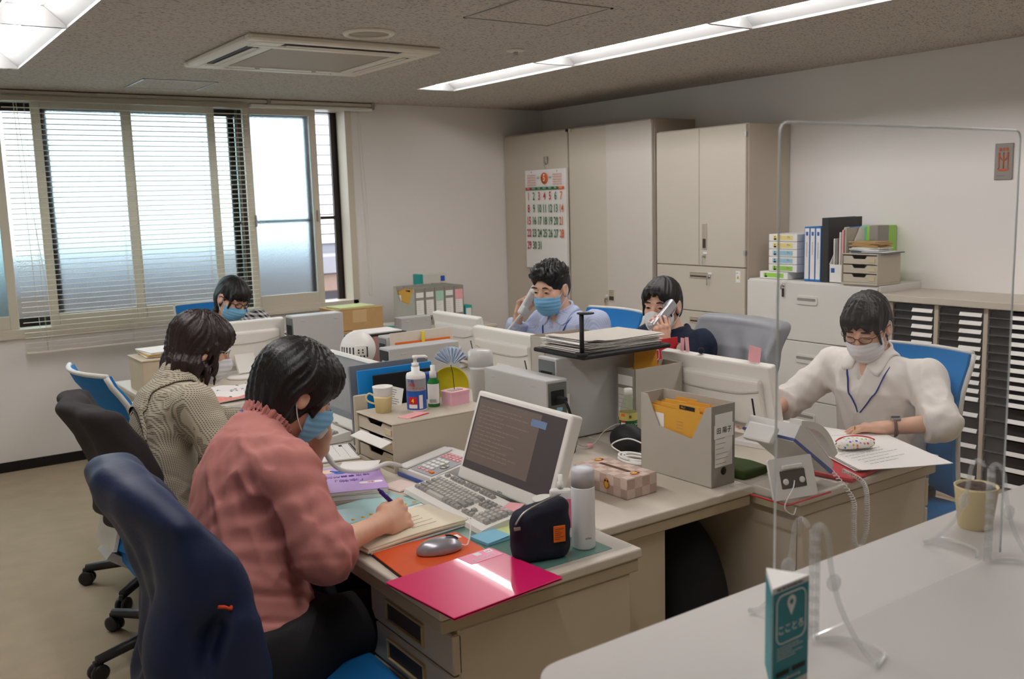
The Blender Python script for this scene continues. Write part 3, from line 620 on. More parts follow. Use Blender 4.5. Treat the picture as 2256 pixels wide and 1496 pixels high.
def tower(label, x0, x1, y0, y1, z1, ports, front, vent=True):
    """slim desktop computer; ports / front: side '-x','+x','-y','+y'"""
    t = thing('computer_tower', label, 'computer', ((x0+x1)/2, (y0+y1)/2, DZ), 0, 'grey computer towers'); a, b, h = (x1-x0)/2, (y1-y0)/2, z1-DZ
    bx('case', m_grey, t, -a, a, -b, b, .004, h, .004, 2)
    for sx in (-1, 1):
        for sy in (-1, 1): bx('foot', m_rubber, t, sx*(a-.02)-.01, sx*(a-.02)+.01, sy*(b-.02)-.01, sy*(b-.02)+.01, 0, .004, 0)
    def face(side, d=.001):
        s = 1 if side[0] == '+' else -1
        return ((s*(a+d), None), frame((0, s, 0), (0, 0, 1))) if side[1] == 'x' else ((None, s*(b+d)), frame((-s, 0, 0), (0, 0, 1)))
    for side, kind in ((ports, 'ports'), (front, 'front')):
        if not side: continue
        (px, py), R = face(side); c = Vector((px or 0, py or 0, h/2)); w = (b if px is not None else a)*2-.012
        if kind == 'ports':
            pl = G().prism(rect_r(w, h-.02, .003), 0, .001, R, c).make('port_plate', m_greyd, t); n = c+R @ Vector((0, 0, .001))
            G().prism(rect_r(w*.7, .05, .004), 0, .002, R, n+Vector((0, 0, h*.25))).make('power_socket', m_rubber, pl)
            for i in range(7): G().prism(rect_r(w*.5 if i % 2 else w*.3, .012, .002), 0, .002, R, n+Vector((0, 0, h*.08-i*.026))+R @ Vector((w*.1*(-1)**i, 0, 0))).make('port', m_rubber if i % 3 else m_bluep, pl)
        else:
            G().prism(rect_r(w*.96, h-.02, .004), 0, .002, R, c).make('bezel', m_rubber, t); G().prism(rect_r(w*.4, .05, .002), .002, .003, R, c+Vector((0, 0, h*.2))).make('badge', m_grey, t)
    if x1-x0 > y1-y0: [bx('handle_dent', m_grey, t, x-.012, x+.012, -b-.002, -b, h-.03, h-.022, .001) for x in (-a*.6, a*.7)]
    else: [bx('handle_dent', m_grey, t, -a-.002, -a, y-.012, y+.012, h-.03, h-.022, .001) for y in (-b*.6, b*.7)]
    return t
tower('slim grey computer with its socket end towards the thermos, behind the pink-noted keyboard', 1.885, 1.975, 2.50, 2.88, .945, '-y', '+y')
tB = tower('tall grey computer with a warning sticker, under the black paper tray', 1.985, 2.36, 2.575, 2.68, 1.0, '-x', None)
st = bx('warning_sticker', m_paper, tB, -.185, -.13, -.0535, -.0525, .07, .17, 0); scribble('sticker_text', m_grey_print, st, (-.158, -.054, .115), frame((1, 0, 0), (0, 0, 1)), .045, .08, 9, 9, lh=.3)
tower('grey computer standing crosswise behind the pump bottle', 1.80, 2.14, 3.46, 3.55, .955, '+x', '-x')
tower('grey computer with an orange-edged folder leaning on it', 2.03, 2.36, 3.92, 4.01, .935, '-x', None)
tower('small grey computer in front of the side-table file boxes', 2.96, 3.19, 5.5, 5.60, .80, None, '+x')
tower('grey computer beside the monitor in front of the checked blouse', 1.85, 2.13, 4.60, 4.70, .99, '-x', None)
# ---- file boxes
def file_box(label, loc, rz, w=.10, d=.29, h=.245, folders=True, lab=True, name=None, m=None, group='grey file boxes', notes=None):
    """open box: long side panel towards local -X with a sloped cut-out, spine towards -Y"""
    m = m or m_file; t = thing('file_box', label, 'file box', loc, rz, group); th = .003
    cut = [(0, 0), (d, 0), (d, h), (d*.9, h), (d*.73, h*.62), (d*.27, h*.55), (d*.08, h-.008), (0, h)]
    R = Matrix(((0, 0, 1), (1, 0, 0), (0, 1, 0)))
    G().prism(cut, 0, th, R).make('side_panel', m, t); G().prism([(0, 0), (d, 0), (d, h), (0, h)], w-th, w, R).make('side_panel', m, t)
    bx('spine', m_filel, t, 0, w, -.001, th, 0, h, .001); bx('back', m, t, 0, w, d-th, d, 0, h, .001); bx('bottom', m, t, 0, w, 0, d, 0, th, 0)
    Rs = frame((1, 0, 0), (0, 0, 1)); sp = t.children[2]
    if lab:
        l1 = G().prism([(-w*.38, -.055), (w*.38, -.055), (w*.38, .055), (-w*.38, .055)], 0, .0006, Rs, (w/2, -.001, h*.47)).make('label_strip', m_paper, sp); G().prism([(-w*.38, -.018), (w*.38, -.018), (w*.38, .018), (-w*.38, .018)], 0, .0006, Rs, (w/2, -.001, h*.82)).make('label_strip', m_paper, sp)
        if name: G().prism([(-w*.42, -.02), (w*.42, -.02), (w*.42, .02), (-w*.42, .02)], .0007, .0012, Rs, (w/2, -.001, h*.68)).make('name_tag', m_paper, sp); text('name_text', name, .02, m_print, sp, (w/2, -.0025, h*.685), Rs)
        scribble('label_lines', m_grey_print, sp, (w/2, -.0018, h*.44), Rs, w*.7, .09, 6, 4, lh=.06, seg=(.9, 1.2), fill=1)
        G().lathe([(.012, 0), (.012, .001)], (w/2, -.0005, .045), 20, Rx(math.pi/2)).make('finger_hole', m_rubber, sp)
    if folders:
        k = 0
        for i in range(int((w-.012)/.008)):
            y0 = .012; hh = h-.012-.008*(i % 3); tabx = d*(.45 if i % 2 else .2)
            f = G().prism([(y0, .005), (d-.012, .005), (d-.012, hh-.02), (tabx+.09, hh-.02), (tabx+.085, hh), (tabx, hh), (tabx-.005, hh-.02), (y0, hh-.02)], .008+i*.008, .0095+i*.008, R).make('folder', m_manila, t)
            if i == 0:
                Rl = frame((0, -1, 0), (0, 0, 1)); G().prism([(-.03, -.006), (.03, -.006), (.03, .006), (-.03, .006)], .001, .0015, Rl, (.008, tabx+.045, hh-.01)).make('tab_strip', m_rubber, f); text('tab_text', 'No.1', .009, m_manila, f, (.0062, tabx+.06, hh-.01), Rl)
                G().prism([(-.022, -.03), (.022, -.03), (.022, .03), (-.022, .03)], .0005, .001, Rl, (.008, d*.76, h*.66)).make('note', m_paper, f); scribble('folder_print', m_kraft, f, (.0072, d*.42, h*.66), Rl, .05, .04, 4, 8, lh=.15)
    return t
file_box('open grey file box packed with yellow folders and a name tag, beside the tissue box', (2.0, 1.862, DZ), .03, name='田 陽子')
fb2 = file_box('open grey file box with one yellow folder rising out, behind the tea bottle', (2.245, 2.555, DZ), -math.pi/2, d=.235, lab=True)
G().prism([(-.06, -.02), (.06, -.03), (.055, .06), (-.055, .065)], .0, .0015, frame((0, -1, 0), (0, 0, 1)), (.012, .135, .235)).make('raised_folder', m_manila, fb2)
fr_ = file_box('red folders in an open file box in front of the navy cardigan', (2.78, 2.76, DZ+.03), math.pi/2, .09, .23, .22, False, False, m=M('pale_file', (214, 204, 190), .6))
for i in range(4): bx('folder', m_red, fr_, .012+i*.018, .018+i*.018, .006, .224, .02, .245-.006*i, .001)
G().tube([(.005, .12, .17), (.005, .12, .2), (.005, .128, .205), (.005, .133, .2), (.005, .133, .17), (.005, .127, .165), (.005, .122, .17)], .0012, 6, 3).make('paper_clip', m_paper, fr_)
bx('support_book', m_kraft, fr_, 0, .09, 0, .23, -.03, -.001, .002)
file_box('open file box of yellow folders in front of the striped shirt', (2.68, 3.19, DZ+.02), math.pi/2, .10, .28, .25, True, False)
bx('support_book', m_paper, bpy.data.objects['file_box.003'], 0, .10, 0, .28, -.02, -.001, .002)
FB = [('first, with a yellow folder showing', True, m_file, None), ('second, with white spine strips', False, m_file, None), ('third, with a pale green note', False, m_file, M('mint_note', (176, 214, 196), .7)), ('fourth, with white spine strips and a dark hole', False, m_file, None), ('fifth, with a pink written note', False, m_file, m_pinkp)]
for i, (s, fo, m, nt) in enumerate(FB):
    t = file_box('grey file box on the side table, %s' % s, (3.21+i*.08, 5.75, DZ), 0, .078, .31, .262, fo, True, group='file boxes on the side table')
    if nt: n_ = G().prism([(-.032, -.035), (.032, -.035), (.032, .035), (-.032, .035)], .0008, .0016, frame((1, 0, 0), (0, 0, 1)), (.039, -.0015, .20)).make('note', nt, t.children[2]); 
t = thing('storage_box', 'tall pale box with a blue square behind the side-table file boxes', 'box', (3.47, 6.08, DZ)); bx('carton', M('pale_carton', (222, 220, 210), .6), t, 0, .2, 0, .1, 0, .33, .003); bx('blue_square', M('blue_square', (50, 90, 190), .5), t, .15, .185, -.001, 0, .27, .31, 0); bx('teal_end', M('teal_card', (40, 168, 160), .5), t, -.03, 0, 0, .1, .2, .33, .003)
t = thing('card_box', 'small teal box with a white label beside the file boxes', 'box', (3.625, 5.76, DZ)); bx('carton', MATS['teal_card'], t, 0, .06, 0, .1, 0, .11, .003); bx('label_panel', m_paper, t, .008, .052, -.001, 0, .03, .09, 0)
t = thing('paper_stack', 'flat stack of papers and folders under the cardboard box', 'papers', (2.48, 5.52, DZ))
for i, (m, a) in enumerate(((m_paper, 0), (m_rubber, .05), (m_paper, -.04), (m_kraft, .02))): G().cbox((.2, .14, .006+i*.012), (.40, .27, .010), .001, 1, Rz(a)).make('sheet', m, t)
t = thing('cardboard_box', 'brown cardboard box with torn tape marks on the side table', 'box', (2.51, 5.54, DZ+.05)); bx('carton', m_kraft, t, 0, .34, 0, .24, 0, .135, .003)
bx('tape', M('packing_tape', (214, 184, 136), .3), t, .12, .22, -.001, 0, .05, .13, 0); bx('flap', m_kraft, t, -.005, .345, 0, .12, .136, .139, 0); bx('flap', m_kraft, t, -.005, .345, .122, .24, .136, .139, 0)
t = thing('booklet', 'pale booklet lying on the cardboard box', 'booklet', (2.55, 5.57, DZ+.19)); G().cbox((.13, .1, .004), (.26, .18, .008), .001, 1, Rz(.1)).make('cover', m_yelp, t)
t = thing('glass_tray', 'teal glass tray with a rubber band on the side table', 'tray', (2.93, 5.64, DZ)); bx('plate', M('teal_glass', (150, 190, 184), .1), t, 0, .2, 0, .25, 0, .012, .004); G().tube([(.06+.05*math.cos(a), .1+.03*math.sin(a), .018) for a in [i*.4 for i in range(16)]], .003, 6, closed=True).make('band', MATS['teal_card'], t)
# ---- paper tray on the tall tower
t = thing('paper_tray', 'black tray with a post and round disc, heaped with loose papers', 'tray', (2.03, 2.50, 1.0))
bx('tray', m_rubber, t, 0, .42, -.02, .27, .0, .016, .007, 3); G().tube([(.012, .0, .01), (.012, 0, .16)], .008, 10).make('post', m_rubber, t); G().lathe([(.03, 0), (.03, .004)], (.03, 0, .158), 24).make('disc', m_rubber, t); G().lathe([(.02, .0), (.024, .012)], (.012, 0, .012), 16).make('socket', m_rubber, t)
t2 = thing('paper_stack', 'heap of loose white papers on the black tray', 'papers', (2.05, 2.51, 1.016)); rnd = random.Random(4)
for i in range(9):
    a = rnd.uniform(-.06, .06); dx = rnd.uniform(-.015, .015); m = m_paper if i % 4 else M('newsprint', (214, 208, 198), .8)
    def pf(u, v, i=i, a=a, dx=dx): x = (u-.5)*.37; y = (v-.5)*.24; return (.195+dx+x*math.cos(a)-y*math.sin(a), .12+x*math.sin(a)+y*math.cos(a), .002+i*.0042+.012*math.exp(-((u-.05)*7)**2)*(i/9))
    G().sheet(pf, 10, 4, .0015).make('sheet', m, t2)
# ---- letter case and what stands on it
m_case = M('letter_case_beige', (196, 186, 168), .45, var=.02)
def letter_case(label, loc, rz, w, d, h, n, m=m_case):
    """drawers face local -X"""
    t = thing('letter_case', label, 'drawer case', loc, rz); bx('shell_top', m, t, 0, d, 0, w, h-.006, h, .002); bx('shell_bottom', m, t, 0, d, 0, w, 0, .012, .002); bx('shell_side', m, t, 0, d, 0, .006, .012, h-.006, .001); bx('shell_side', m, t, 0, d, w-.006, w, .012, h-.006, .001); bx('shell_back', m, t, d-.006, d, .006, w-.006, .012, h-.006, 0)
    dh = (h-.02)/n
    for i in range(n):
        z0 = .014+i*dh; R = Matrix(((0, 0, 1), (1, 0, 0), (0, 1, 0))); y0, y1, z1 = .009, w-.009, z0+dh-.006
        dr = G().prism([(y0, z0), (y1, z0), (y1, z1), (w*.72, z1), (w*.67, z1-dh*.32), (w*.36, z1-dh*.32), (w*.31, z1), (y0, z1)], .006, .01, R).make('drawer', m, t)
        bx('tray_floor', m_seam, dr, .0105, d-.01, y0, y1, z0, z0+.003, 0); bx('card_holder', M('card_holder', (206, 190, 152), .5), dr, .003, .006, .02, .02+w*.16, z0+dh*.2, z0+dh*.62, .001)
    return t
lc = letter_case('beige desktop drawer case carrying a paper cup and bottles', (1.357, 2.61, DZ), 0, .262, .38, .162, 3)
G().sheet(lambda u, v: (.006-.05*u*.8, .02+.22*v, .098-.012*u), 5, 4, .003).make('protruding_paper', m_paper, lc)
CZ2 = DZ+.162
t = thing('bookend', 'pale upright bookend plate beside the beige drawer case', 'bookend', (1.36, 2.885, DZ)); bx('plate', m_case, t, 0, .05, 0, .012, 0, .21, .003); bx('foot', m_case, t, 0, .05, .012, .06, 0, .003, 0)
t = thing('paper_cup', 'white paper cup in a cream handled holder on the drawer case', 'cup', (1.42, 2.79, CZ2))
G().lathe([(.024, 0), (.0245, .002), (.0335, .085), (.0345, .088), (.0325, .088), (.0235, .006), (.001, .006)], n=28).make('cup', m_paper, t); m_hold = M('cream_holder', (234, 214, 160), .5)
G().lathe([(.0255, 0), (.031, .05), (.0318, .058), (.0305, .05), (.0246, .001)], n=28).make('holder', m_hold, t); G().tube([(-.027, .012, .058), (-.04, .02, .066), (-.05, .024, .055), (-.045, .022, .04), (-.026, .012, .03)], .003, 8, 4).make('holder_handle', m_hold, t)
t = thing('sticky_note', 'pink sticky note with a red edge lying on the beige drawer case', 'note', (1.47, 2.68, CZ2)); G().cbox((0, 0, .0012), (.10, .045, .002), 0, 1, Rz(.35)).make('note', m_pinkp, t); G().cbox((.01, -.012, .0005), (.085, .03, .001), 0, 1, Rz(.3)).make('note_under', m_red, t)
def label_wrap(name, m, parent, r, z0, z1, a0, a1, R0=0, n=14, sx=1, sy=1):
    """curved label on a round bottle"""
    v = []; f = []
    for i in range(n+1):
        a = a0+(a1-a0)*i/n
        for rr, z in ((r, z0), (r, z1)): v.append((rr*math.cos(a)*sx, rr*math.sin(a)*sy, z))
    for i in range(n): f.append((2*i, 2*i+2, 2*i+3, 2*i+1))
    return G().add(v, f, True).make(name, m, parent)
CAMA = math.radians(-125)          # direction from the desks towards the counter
def curved_text(name, s, size, m, parent, r, z, a, bold=0): 
    n = Vector((math.cos(a), math.sin(a), 0)); return text(name, s, size, m, parent, n*r+Vector((0, 0, z)), frame(Vector((-math.sin(a), math.cos(a), 0)), (0, 0, 1)), bold=bold)
m_lb = M('label_blue', (38, 92, 178), .4); m_ls = M('label_silver', (170, 172, 176), .35, metal=.4); m_lr = M('label_red', (206, 30, 44), .5); m_ly = M('label_yellow', (250, 220, 50), .5); m_lg = M('bottle_green', (30, 122, 52), .2)
t = thing('pump_bottle', 'white pump bottle of hand gel with a blue and red label on the drawer case', 'bottle', (1.517, 2.735, CZ2))
G().lathe([(.030, 0), (.033, .004), (.033, .118), (.03, .128), (.014, .134), (.014, .15)], n=32).make('bottle', m_white, t); G().lathe([(.012, .15), (.012, .162), (.006, .163), (.006, .176), (.009, .177), (.009, .187)], n=20).tube([(0, 0, .183), (.028, -.018, .183), (.034, -.022, .178)], .005, 8).make('pump', m_white, t)
label_wrap('label_lower', m_lb, t, .0334, .008, .072, CAMA-1.6, CAMA+1.6); label_wrap('label_upper', m_ls, t, .0334, .072, .112, CAMA-1.6, CAMA+1.6); label_wrap('label_price', m_lr, t, .0337, .028, .052, CAMA-.75, CAMA+.15); label_wrap('label_white', m_paper, t, .0337, .014, .027, CAMA-.75, CAMA+.15); label_wrap('bottle_picture', m_white, t, .0337, .012, .058, CAMA+.35, CAMA+.75)
curved_text('price', '4', .02, m_ly, t, .0345, .039, CAMA-.3, .02); curved_text('title', '手指', .013, m_lb, t, .0345, .105, CAMA-.45); curved_text('title', '消毒', .013, m_lr, t, .0345, .093, CAMA-.35); curved_text('title', 'ハンドジェル', .0105, m_lr, t, .0347, .081, CAMA)
t = thing('spray_bottle', 'small green spray bottle with a white label beside the pump bottle', 'bottle', (1.595, 2.755, CZ2)); G().lathe([(.019, 0), (.021, .003), (.021, .085), (.012, .1), (.012, .104)], n=28).make('bottle', m_lg, t); G().lathe([(.0125, .1), (.0125, .12), (.008, .124), (.0085, .142)], n=20).make('spray_cap', m_white, t)
label_wrap('label', m_paper, t, .0214, .012, .08, CAMA-1.2, CAMA+1.2); g = G()
for i in range(6): g.prism([(-.012+.004*i, -.006), (-.0105+.004*i, -.006), (-.0105+.004*i, .006), (-.012+.004*i, .006)], 0, .0004, frame(Vector((-math.sin(CAMA), math.cos(CAMA), 0)), (0, 0, 1)), Vector((math.cos(CAMA), math.sin(CAMA), 0))*.0216+Vector((0, 0, .022)))
g.make('barcode', m_print, t)
t = thing('pink_tin', 'pale pink lidded tin with a faint heart, beside the green spray bottle', 'tin', (1.675, 2.745, CZ2), .15); G().prism(rect_r(.085, .062, .01), 0, .038).make('tin', M('tin_pink', (240, 184, 200), .35), t); G().prism(rect_r(.088, .065, .011), .038, .047).make('lid', MATS['tin_pink'], t); G().prism(rect_r(.05, .03, .004), .047, .049).make('lid_inset', m_recess, t)
t = thing('wire_flower', 'pale blue dotted paper fan flower on a wire stuck in the pink tin', 'ornament', (1.672, 2.745, CZ2+.05)); G().tube([(0, 0, -.002), (-.002, .003, .05), (-.008, .004, .085)], .0013, 6, 4).make('wire', m_rubber, t)
m_fan = wovens_ = M('fan_blue', (196, 212, 238), .7, var=.3, scale=120)
def fanp(u, v): a = -1.2+2.4*u+ .0; r = .012+.052*v; z = .5*math.sin(u*60)*.004; return (-.008+r*math.sin(a)*.85, .004+z*4-r*math.sin(a)*.4, .085+r*math.cos(a))
G().sheet(fanp, 61, 5, .0012, False).make('fan', m_fan, t)
t = thing('yellow_tray', 'round yellow plastic dish standing upright behind the pink tin', 'dish', (1.755, 2.905, CZ2-.02)); Rd = frame((.82, -.57, 0), (0, 0, 1)); G().lathe([(.001, 0), (.058, 0), (.064, .012), (.066, .012), (.06, -.003), (.001, -.003)], (0, 0, .055), 32, Rd).make('dish', M('dish_yellow', (222, 206, 30), .4), t); G().prism(rect_r(.03, .02, .009), .004, .007, Rd, (.035, -.025, .02)).make('green_leaf', m_lg, t)
bx('foot', MATS['dish_yellow'], t, -.03, .03, -.02, .02, -.142, -.005, .004)
# folders standing behind the case
def board(name, label, x0, x1, y, z0, z1, m, lean=.06, th=.006, cat='folder', extra=None):
    t = thing(name, label, cat, (x0, y, z0)); G().cbox(((x1-x0)/2, (z1-z0)*lean*.5, (z1-z0)/2), (x1-x0, th, z1-z0), .002, 2, Rx(-lean)).make('cover', m, t); return t
board('clipboard', 'grey plastic case standing behind the blue folder', 1.42, 1.74, 3.03, DZ, .985, M('smoky_plastic', (120, 124, 130), .25), th=.014)
board('plastic_folder', 'bright blue plastic folder standing behind the drawer case', 1.43, 1.73, 2.985, DZ, .972, M('folder_blue', (20, 140, 220), .35), th=.01)
board('clipboard', 'black clipboard leaning on the blue folder', 1.475, 1.72, 2.955, DZ, .955, M('black_board', (20, 20, 22), .45))
t = thing('pen_stand', 'dark blue pen holder behind the pump bottle', 'pen holder', (1.64, 2.90, DZ)); bx('holder', M('deep_blue', (28, 62, 150), .4), t, 0, .06, 0, .035, 0, .25, .006, 2)
t = thing('card', 'white card with fine print leaning behind the paper cup', 'card', (1.50, 2.86, CZ2)); o = G().cbox((0, 0, .03), (.06, .002, .07), 0, 1, Rx(-.3) @ Ry(.35)).make('sheet', m_paper, t); scribble('print', m_grey_print, o, Rx(-.3) @ Vector((0, -.0012, .0))+Vector((0, 0, .03)), (Rx(-.3) @ Ry(.35)) @ frame((1, 0, 0), (0, 0, 1)), .045, .055, 7, 3, lh=.3)
t = thing('dark_blue_case', 'dark blue wedge-shaped case beside the leaning card', 'case', (1.55, 2.83, CZ2)); G().prism([(0, 0), (.05, 0), (.05, .04)], 0, .03, Matrix(((1, 0, 0), (0, 0, 1), (0, 1, 0)))).make('case', MATS['deep_blue'], t)
# ---- things on the front desk
t = thing('desk_mat', 'green writing mat lying under the folders on the front desk', 'desk mat', (1.0, 1.685, DZ)); bx('mat', m_green, t, 0, .46, 0, .70, 0, .002, 0)
t = thing('desk_cover', 'clear plastic sheet covering the front desk top', 'desk cover', (.975, 1.665, DZ+.0022)); bx('sheet', m_sheet, t, 0, .535, 0, .72, 0, .0012, 0)
Z0 = DZ+.0036
t = thing('paper_folder', 'orange card folder under the silver mouse', 'folder', (1.088, 1.88, Z0), -.07); bx('cover', M('folder_orange', (214, 84, 32), .5), t, -.12, .12, -.15, .145, 0, .004, .001); bx('label_tag', m_paper, t, .085, .112, .10, .125, .004, .0045, 0); bx('rear_cover', m_rubber, t, -.123, .118, -.15, .14, -.0008, -.0001, 0)
t = thing('lever_file', 'bright pink lever file hanging over the near edge of the front desk', 'file', (1.072, 1.706, Z0+.005), .09)
m_mag = M('file_magenta', (214, 30, 100), .28, var=.03, coat=.3); bx('cover', m_mag, t, -.152, .152, -.128, .128, .005, .0075, .001, 1); bx('rear_cover', m_mag, t, -.150, .152, -.128, .128, 0, .002, .001); bx('sheets', m_paper, t, -.14, .14, -.12, .12, .0021, .0049, 0)
l_ = bx('label_panel', M('label_pink', (236, 120, 166), .3), t, .05, .145, .072, .127, .0076, .0081, 0); Rt = frame((-1, 0, 0), (0, -1, 0)); text('label_text', 'Lever File', .017, m_paper, l_, (.098, .087, .0084), Rt); bx('label_window', m_paper, l_, .09, .108, .104, .122, .0082, .0084, 0); bx('label_window', m_paper, l_, .122, .142, .104, .122, .0082, .0084, 0); text('label_size', 'A4', .012, MATS['label_pink'], l_, (.132, .113, .0087), Rt)
t = thing('computer_mouse', 'silver computer mouse on the orange folder', 'mouse', (1.11, 1.92, Z0+.0045), -.2)
def mouse_f(P): d = ell(P, (0, 0, .006), (.058, .031, .032)); d = smax(d, .0-P[:, 2], .004); return smax(d, P[:, 2]-.038, .01)
m_silver = M('silver_plastic', (176, 176, 182), .3, metal=.55, var=.02)
sdf_obj('shell', mouse_f, (-.07, -.045, -.01), (.07, .045, .05), .003, m_silver, t); G().sheet(lambda u, v: (.018+.03*u, (v-.5)*.008, .0385-.012*u*u), 6, 3, .003).make('wheel', m_rubber, t)
G().tube([(.057, 0, .008), (.075, .004, .004), (.09, .02, .03), (.10, .05, .05), (.105, .08, .045), (.125, .11, .03)], .0018, 6, 6).make('cord', m_paper, t)
for nm, lb, x, y, a, m in (('sticky_notes', 'pad of pale blue sticky notes beside the orange folder', 1.262, 1.925, .1, m_bluep), ('sticky_notes', 'pad of pale yellow-green sticky notes beside the blue ones', 1.322, 1.935, .15, m_yelp)):
    t = thing(nm, lb, 'notes', (x, y, Z0), a); bx('pad', m, t, -.037, .037, -.037, .037, 0, .006, 0); G().sheet(lambda u, v: ((u-.5)*.074, (v-.5)*.074, .0065+.004*u*u), 5, 2, .0006).make('top_sheet', m, t)
t = thing('pencil_case', 'navy zipped pencil case with an orange label beside the thermos', 'pencil case', (1.285, 1.745, Z0), -.28)
def pc_f(P): d = rbox(P, (0, 0, .07), (.072, .034-.0, .075), .028); d = smax(d, P[:, 2]-(.135+.35*P[:, 0]), .02); return smax(d+.0025*nz(P, 70, 1)+.0015*nz(P, 150, 2), -P[:, 2], .004)
sdf_obj('pouch', pc_f, (-.1, -.06, -.01), (.1, .06, .18), .004, m_navyn, t); G().tube([(-.07, -.03, .1), (-.045, -.024, .125), (-.0, -.02, .142), (.05, -.015, .155)], .0025, 6, 6).make('zip', m_alu, t); G().cbox((-.068, -.036, .092), (.016, .004, .008), .001).make('zip_pull', m_alu, t)
l_ = bx('label', m_orange, t, .022, .052, -.0372, -.0345, .045, .085, .001); scribble('label_text', M('brown_print', (120, 54, 16), .6), l_, (.037, -.0375, .065), frame((1, 0, 0), (0, 0, 1)), .024, .03, 6, 2, lh=.3)
t = thing('thermos_flask', 'matt white thermos flask standing at the desk corner', 'flask', (1.412, 1.735, Z0)); m_th = M('thermos_white', (232, 233, 236), .35, var=.01)
G().lathe([(.027, 0), (.029, .004), (.029, .152), (.0285, .154)], n=36).make('flask', m_th, t); G().lathe([(.0286, .155), (.0286, .192), (.026, .199), (.012, .201)], n=36).make('cap', M('thermos_cap', (206, 208, 214), .4), t); curved_text('brand', 'atlas', .009, m_grey_print, t, .0292, .03, CAMA+.35); G().tube([(.03, .012, .014), (.036, .016, .012), (.036, .022, .004), (.03, .02, .002)], .0014, 6, 4).make('strap_loop', m_paper, t)
t = thing('flat_bottle', 'white flat bottle with a pink label behind the thermos', 'bottle', (1.405, 1.815, Z0), -.6); bx('bottle', m_white, t, -.028, .028, -.011, .011, 0, .13, .009, 3); G().lathe([(.008, .13), (.008, .146), (.005, .148), (.006, .165)], n=16).make('nozzle', m_white, t); l_ = bx('label', M('label_rose', (236, 130, 160), .4), t, -.026, .026, -.0118, -.0112, .03, .105, 0); text('label_text', 'D', .02, m_lr, l_, (.012, -.0123, .085), frame((1, 0, 0), (0, 0, 1)))
t = thing('paper_cup', 'plain white paper cup behind the pencil case', 'cup', (1.425, 1.905, Z0)); G().lathe([(.025, 0), (.034, .075), (.035, .078), (.033, .077), (.024, .004), (.001, .004)], n=28).make('cup', m_paper, t)
t = thing('sticky_note', 'pink sticky note stuck on the keyboard corner by the monitor', 'note', (1.385, 2.0, DZ+.042)); G().cbox((0, 0, 0), (.05, .05, .001), 0, 1, Ry(-.15) @ Rz(.4)).make('note', m_pinkp, t)
# notebooks
t = thing('notebook', 'open cream notebook under the writing hand', 'notebook', (1.11, 2.12, Z0), .10)
for i, (m, dx, dy) in enumerate(((m_paper, .01, .0), (M('cream_page', (226, 216, 192), .7), 0, 0), (MATS['cream_page'], .004, .004))): G().sheet(lambda u, v, i=i, dx=dx: ((u-.5)*.31+dx, (v-.5)*.18+dy, .003+i*.005+.004*math.sin(u*math.pi)*(i > 0)), 12, 3, .0045).make('pages', m, t)
scribble('page_dots', m_grey_print, t, (.07, .0, .0195), frame((1, 0, 0), (0, 1, 0)), .13, .12, 5, 7, lh=.06, seg=(.02, .05), fill=.6)
t = thing('plastic_folder', 'pale blue clear file with yellow flowers between the books and the notebook', 'folder', (1.115, 2.318, Z0), .15); bx('cover', M('folder_pale_blue', (176, 216, 216), .3, coat=.3), t, -.13, .13, -.075, .075, 0, .014, .002); bx('white_band', m_paper, t, -.13, .13, -.09, -.07, 0, .01, .001); g = G()
for i in range(9): g.lathe([(.006, 0), (.006, .0006)], (-.115+i*.029, -.062+.004*(i % 2), .0141), 8)
g.make('flower_print', m_yel, t)
t = thing('book', 'purple booklet with Japanese lettering on top of a pile of grey books', 'book', (1.165, 2.53, Z0+.03), -.34); m_pur = M('cover_purple', (190, 158, 214), .4)
bx('pages', m_paper, t, -.095, .095, -.13, .13, 0, .008, 0); cv = bx('cover', m_pur, t, -.097, .097, -.132, .132, .008, .0095, .001); Rb = frame((-.34, -.94, 0), (.94, -.34, 0)); Rb = frame((0, -1, 0), (1, 0, 0)) 
text('title', '「本物」の', .03, M('title_violet', (92, 48, 150), .5), cv, (-.02, -.02, .0098), frame((-1, 0, 0), (0, -1, 0))); text('title', '特定事業所加算', .022, MATS['title_violet'], cv, (-.015, .025, .0098), frame((-1, 0, 0), (0, -1, 0)))
G().prism(rect_r(.07, .02, .009), .0095, .0099, None, (.055, -.06, 0)).make('badge', m_paper, cv); text('badge_text', '通知', .011, m_lr, cv, (.055, -.06, .0102), frame((-1, 0, 0), (0, -1, 0)))
G().lathe([(.016, 0), (.016, .0004)], (-.02, .07, .0096), 20, sx=1.3).tube([(-.05, .09, .01), (-.03, .075, .01)], .003, 6).make('spoon_picture', M('picture_blue', (70, 130, 220), .4), cv); G().prism(rect_r(.02, .014, .004), .0095, .0099, None, (.02, .085, 0)).make('picture_red', m_lr, cv); G().prism(rect_r(.03, .04, .012), .0095, .0098, None, (-.06, .09, 0)).make('picture_peach', M('picture_peach', (250, 214, 180), .5), cv)
t = thing('book', 'grey thick book at the bottom of the purple-topped pile', 'book', (1.165, 2.53, Z0), -.3); bx('pages', m_file, t, -.10, .10, -.14, .14, .002, .013, .001); bx('cover', m_filel, t, -.102, .102, -.142, .142, .0, .002, 0)
t = thing('book', 'white paper-bound book directly under the purple booklet', 'book', (1.165, 2.53, Z0+.0135), -.38); bx('pages', m_paper, t, -.098, .098, -.135, .135, 0, .014, .001); bx('cover', m_file, t, -.1, .1, -.137, .137, .0142, .016, 0)
t = thing('loose_paper', 'white sheet lying across the end of the purple booklet', 'paper', (1.24, 2.62, Z0+.0415), -.6); G().sheet(lambda u, v: ((u-.5)*.12, (v-.5)*.10, .001+.004*u), 5, 2, .0008).make('sheet', m_paper, t)
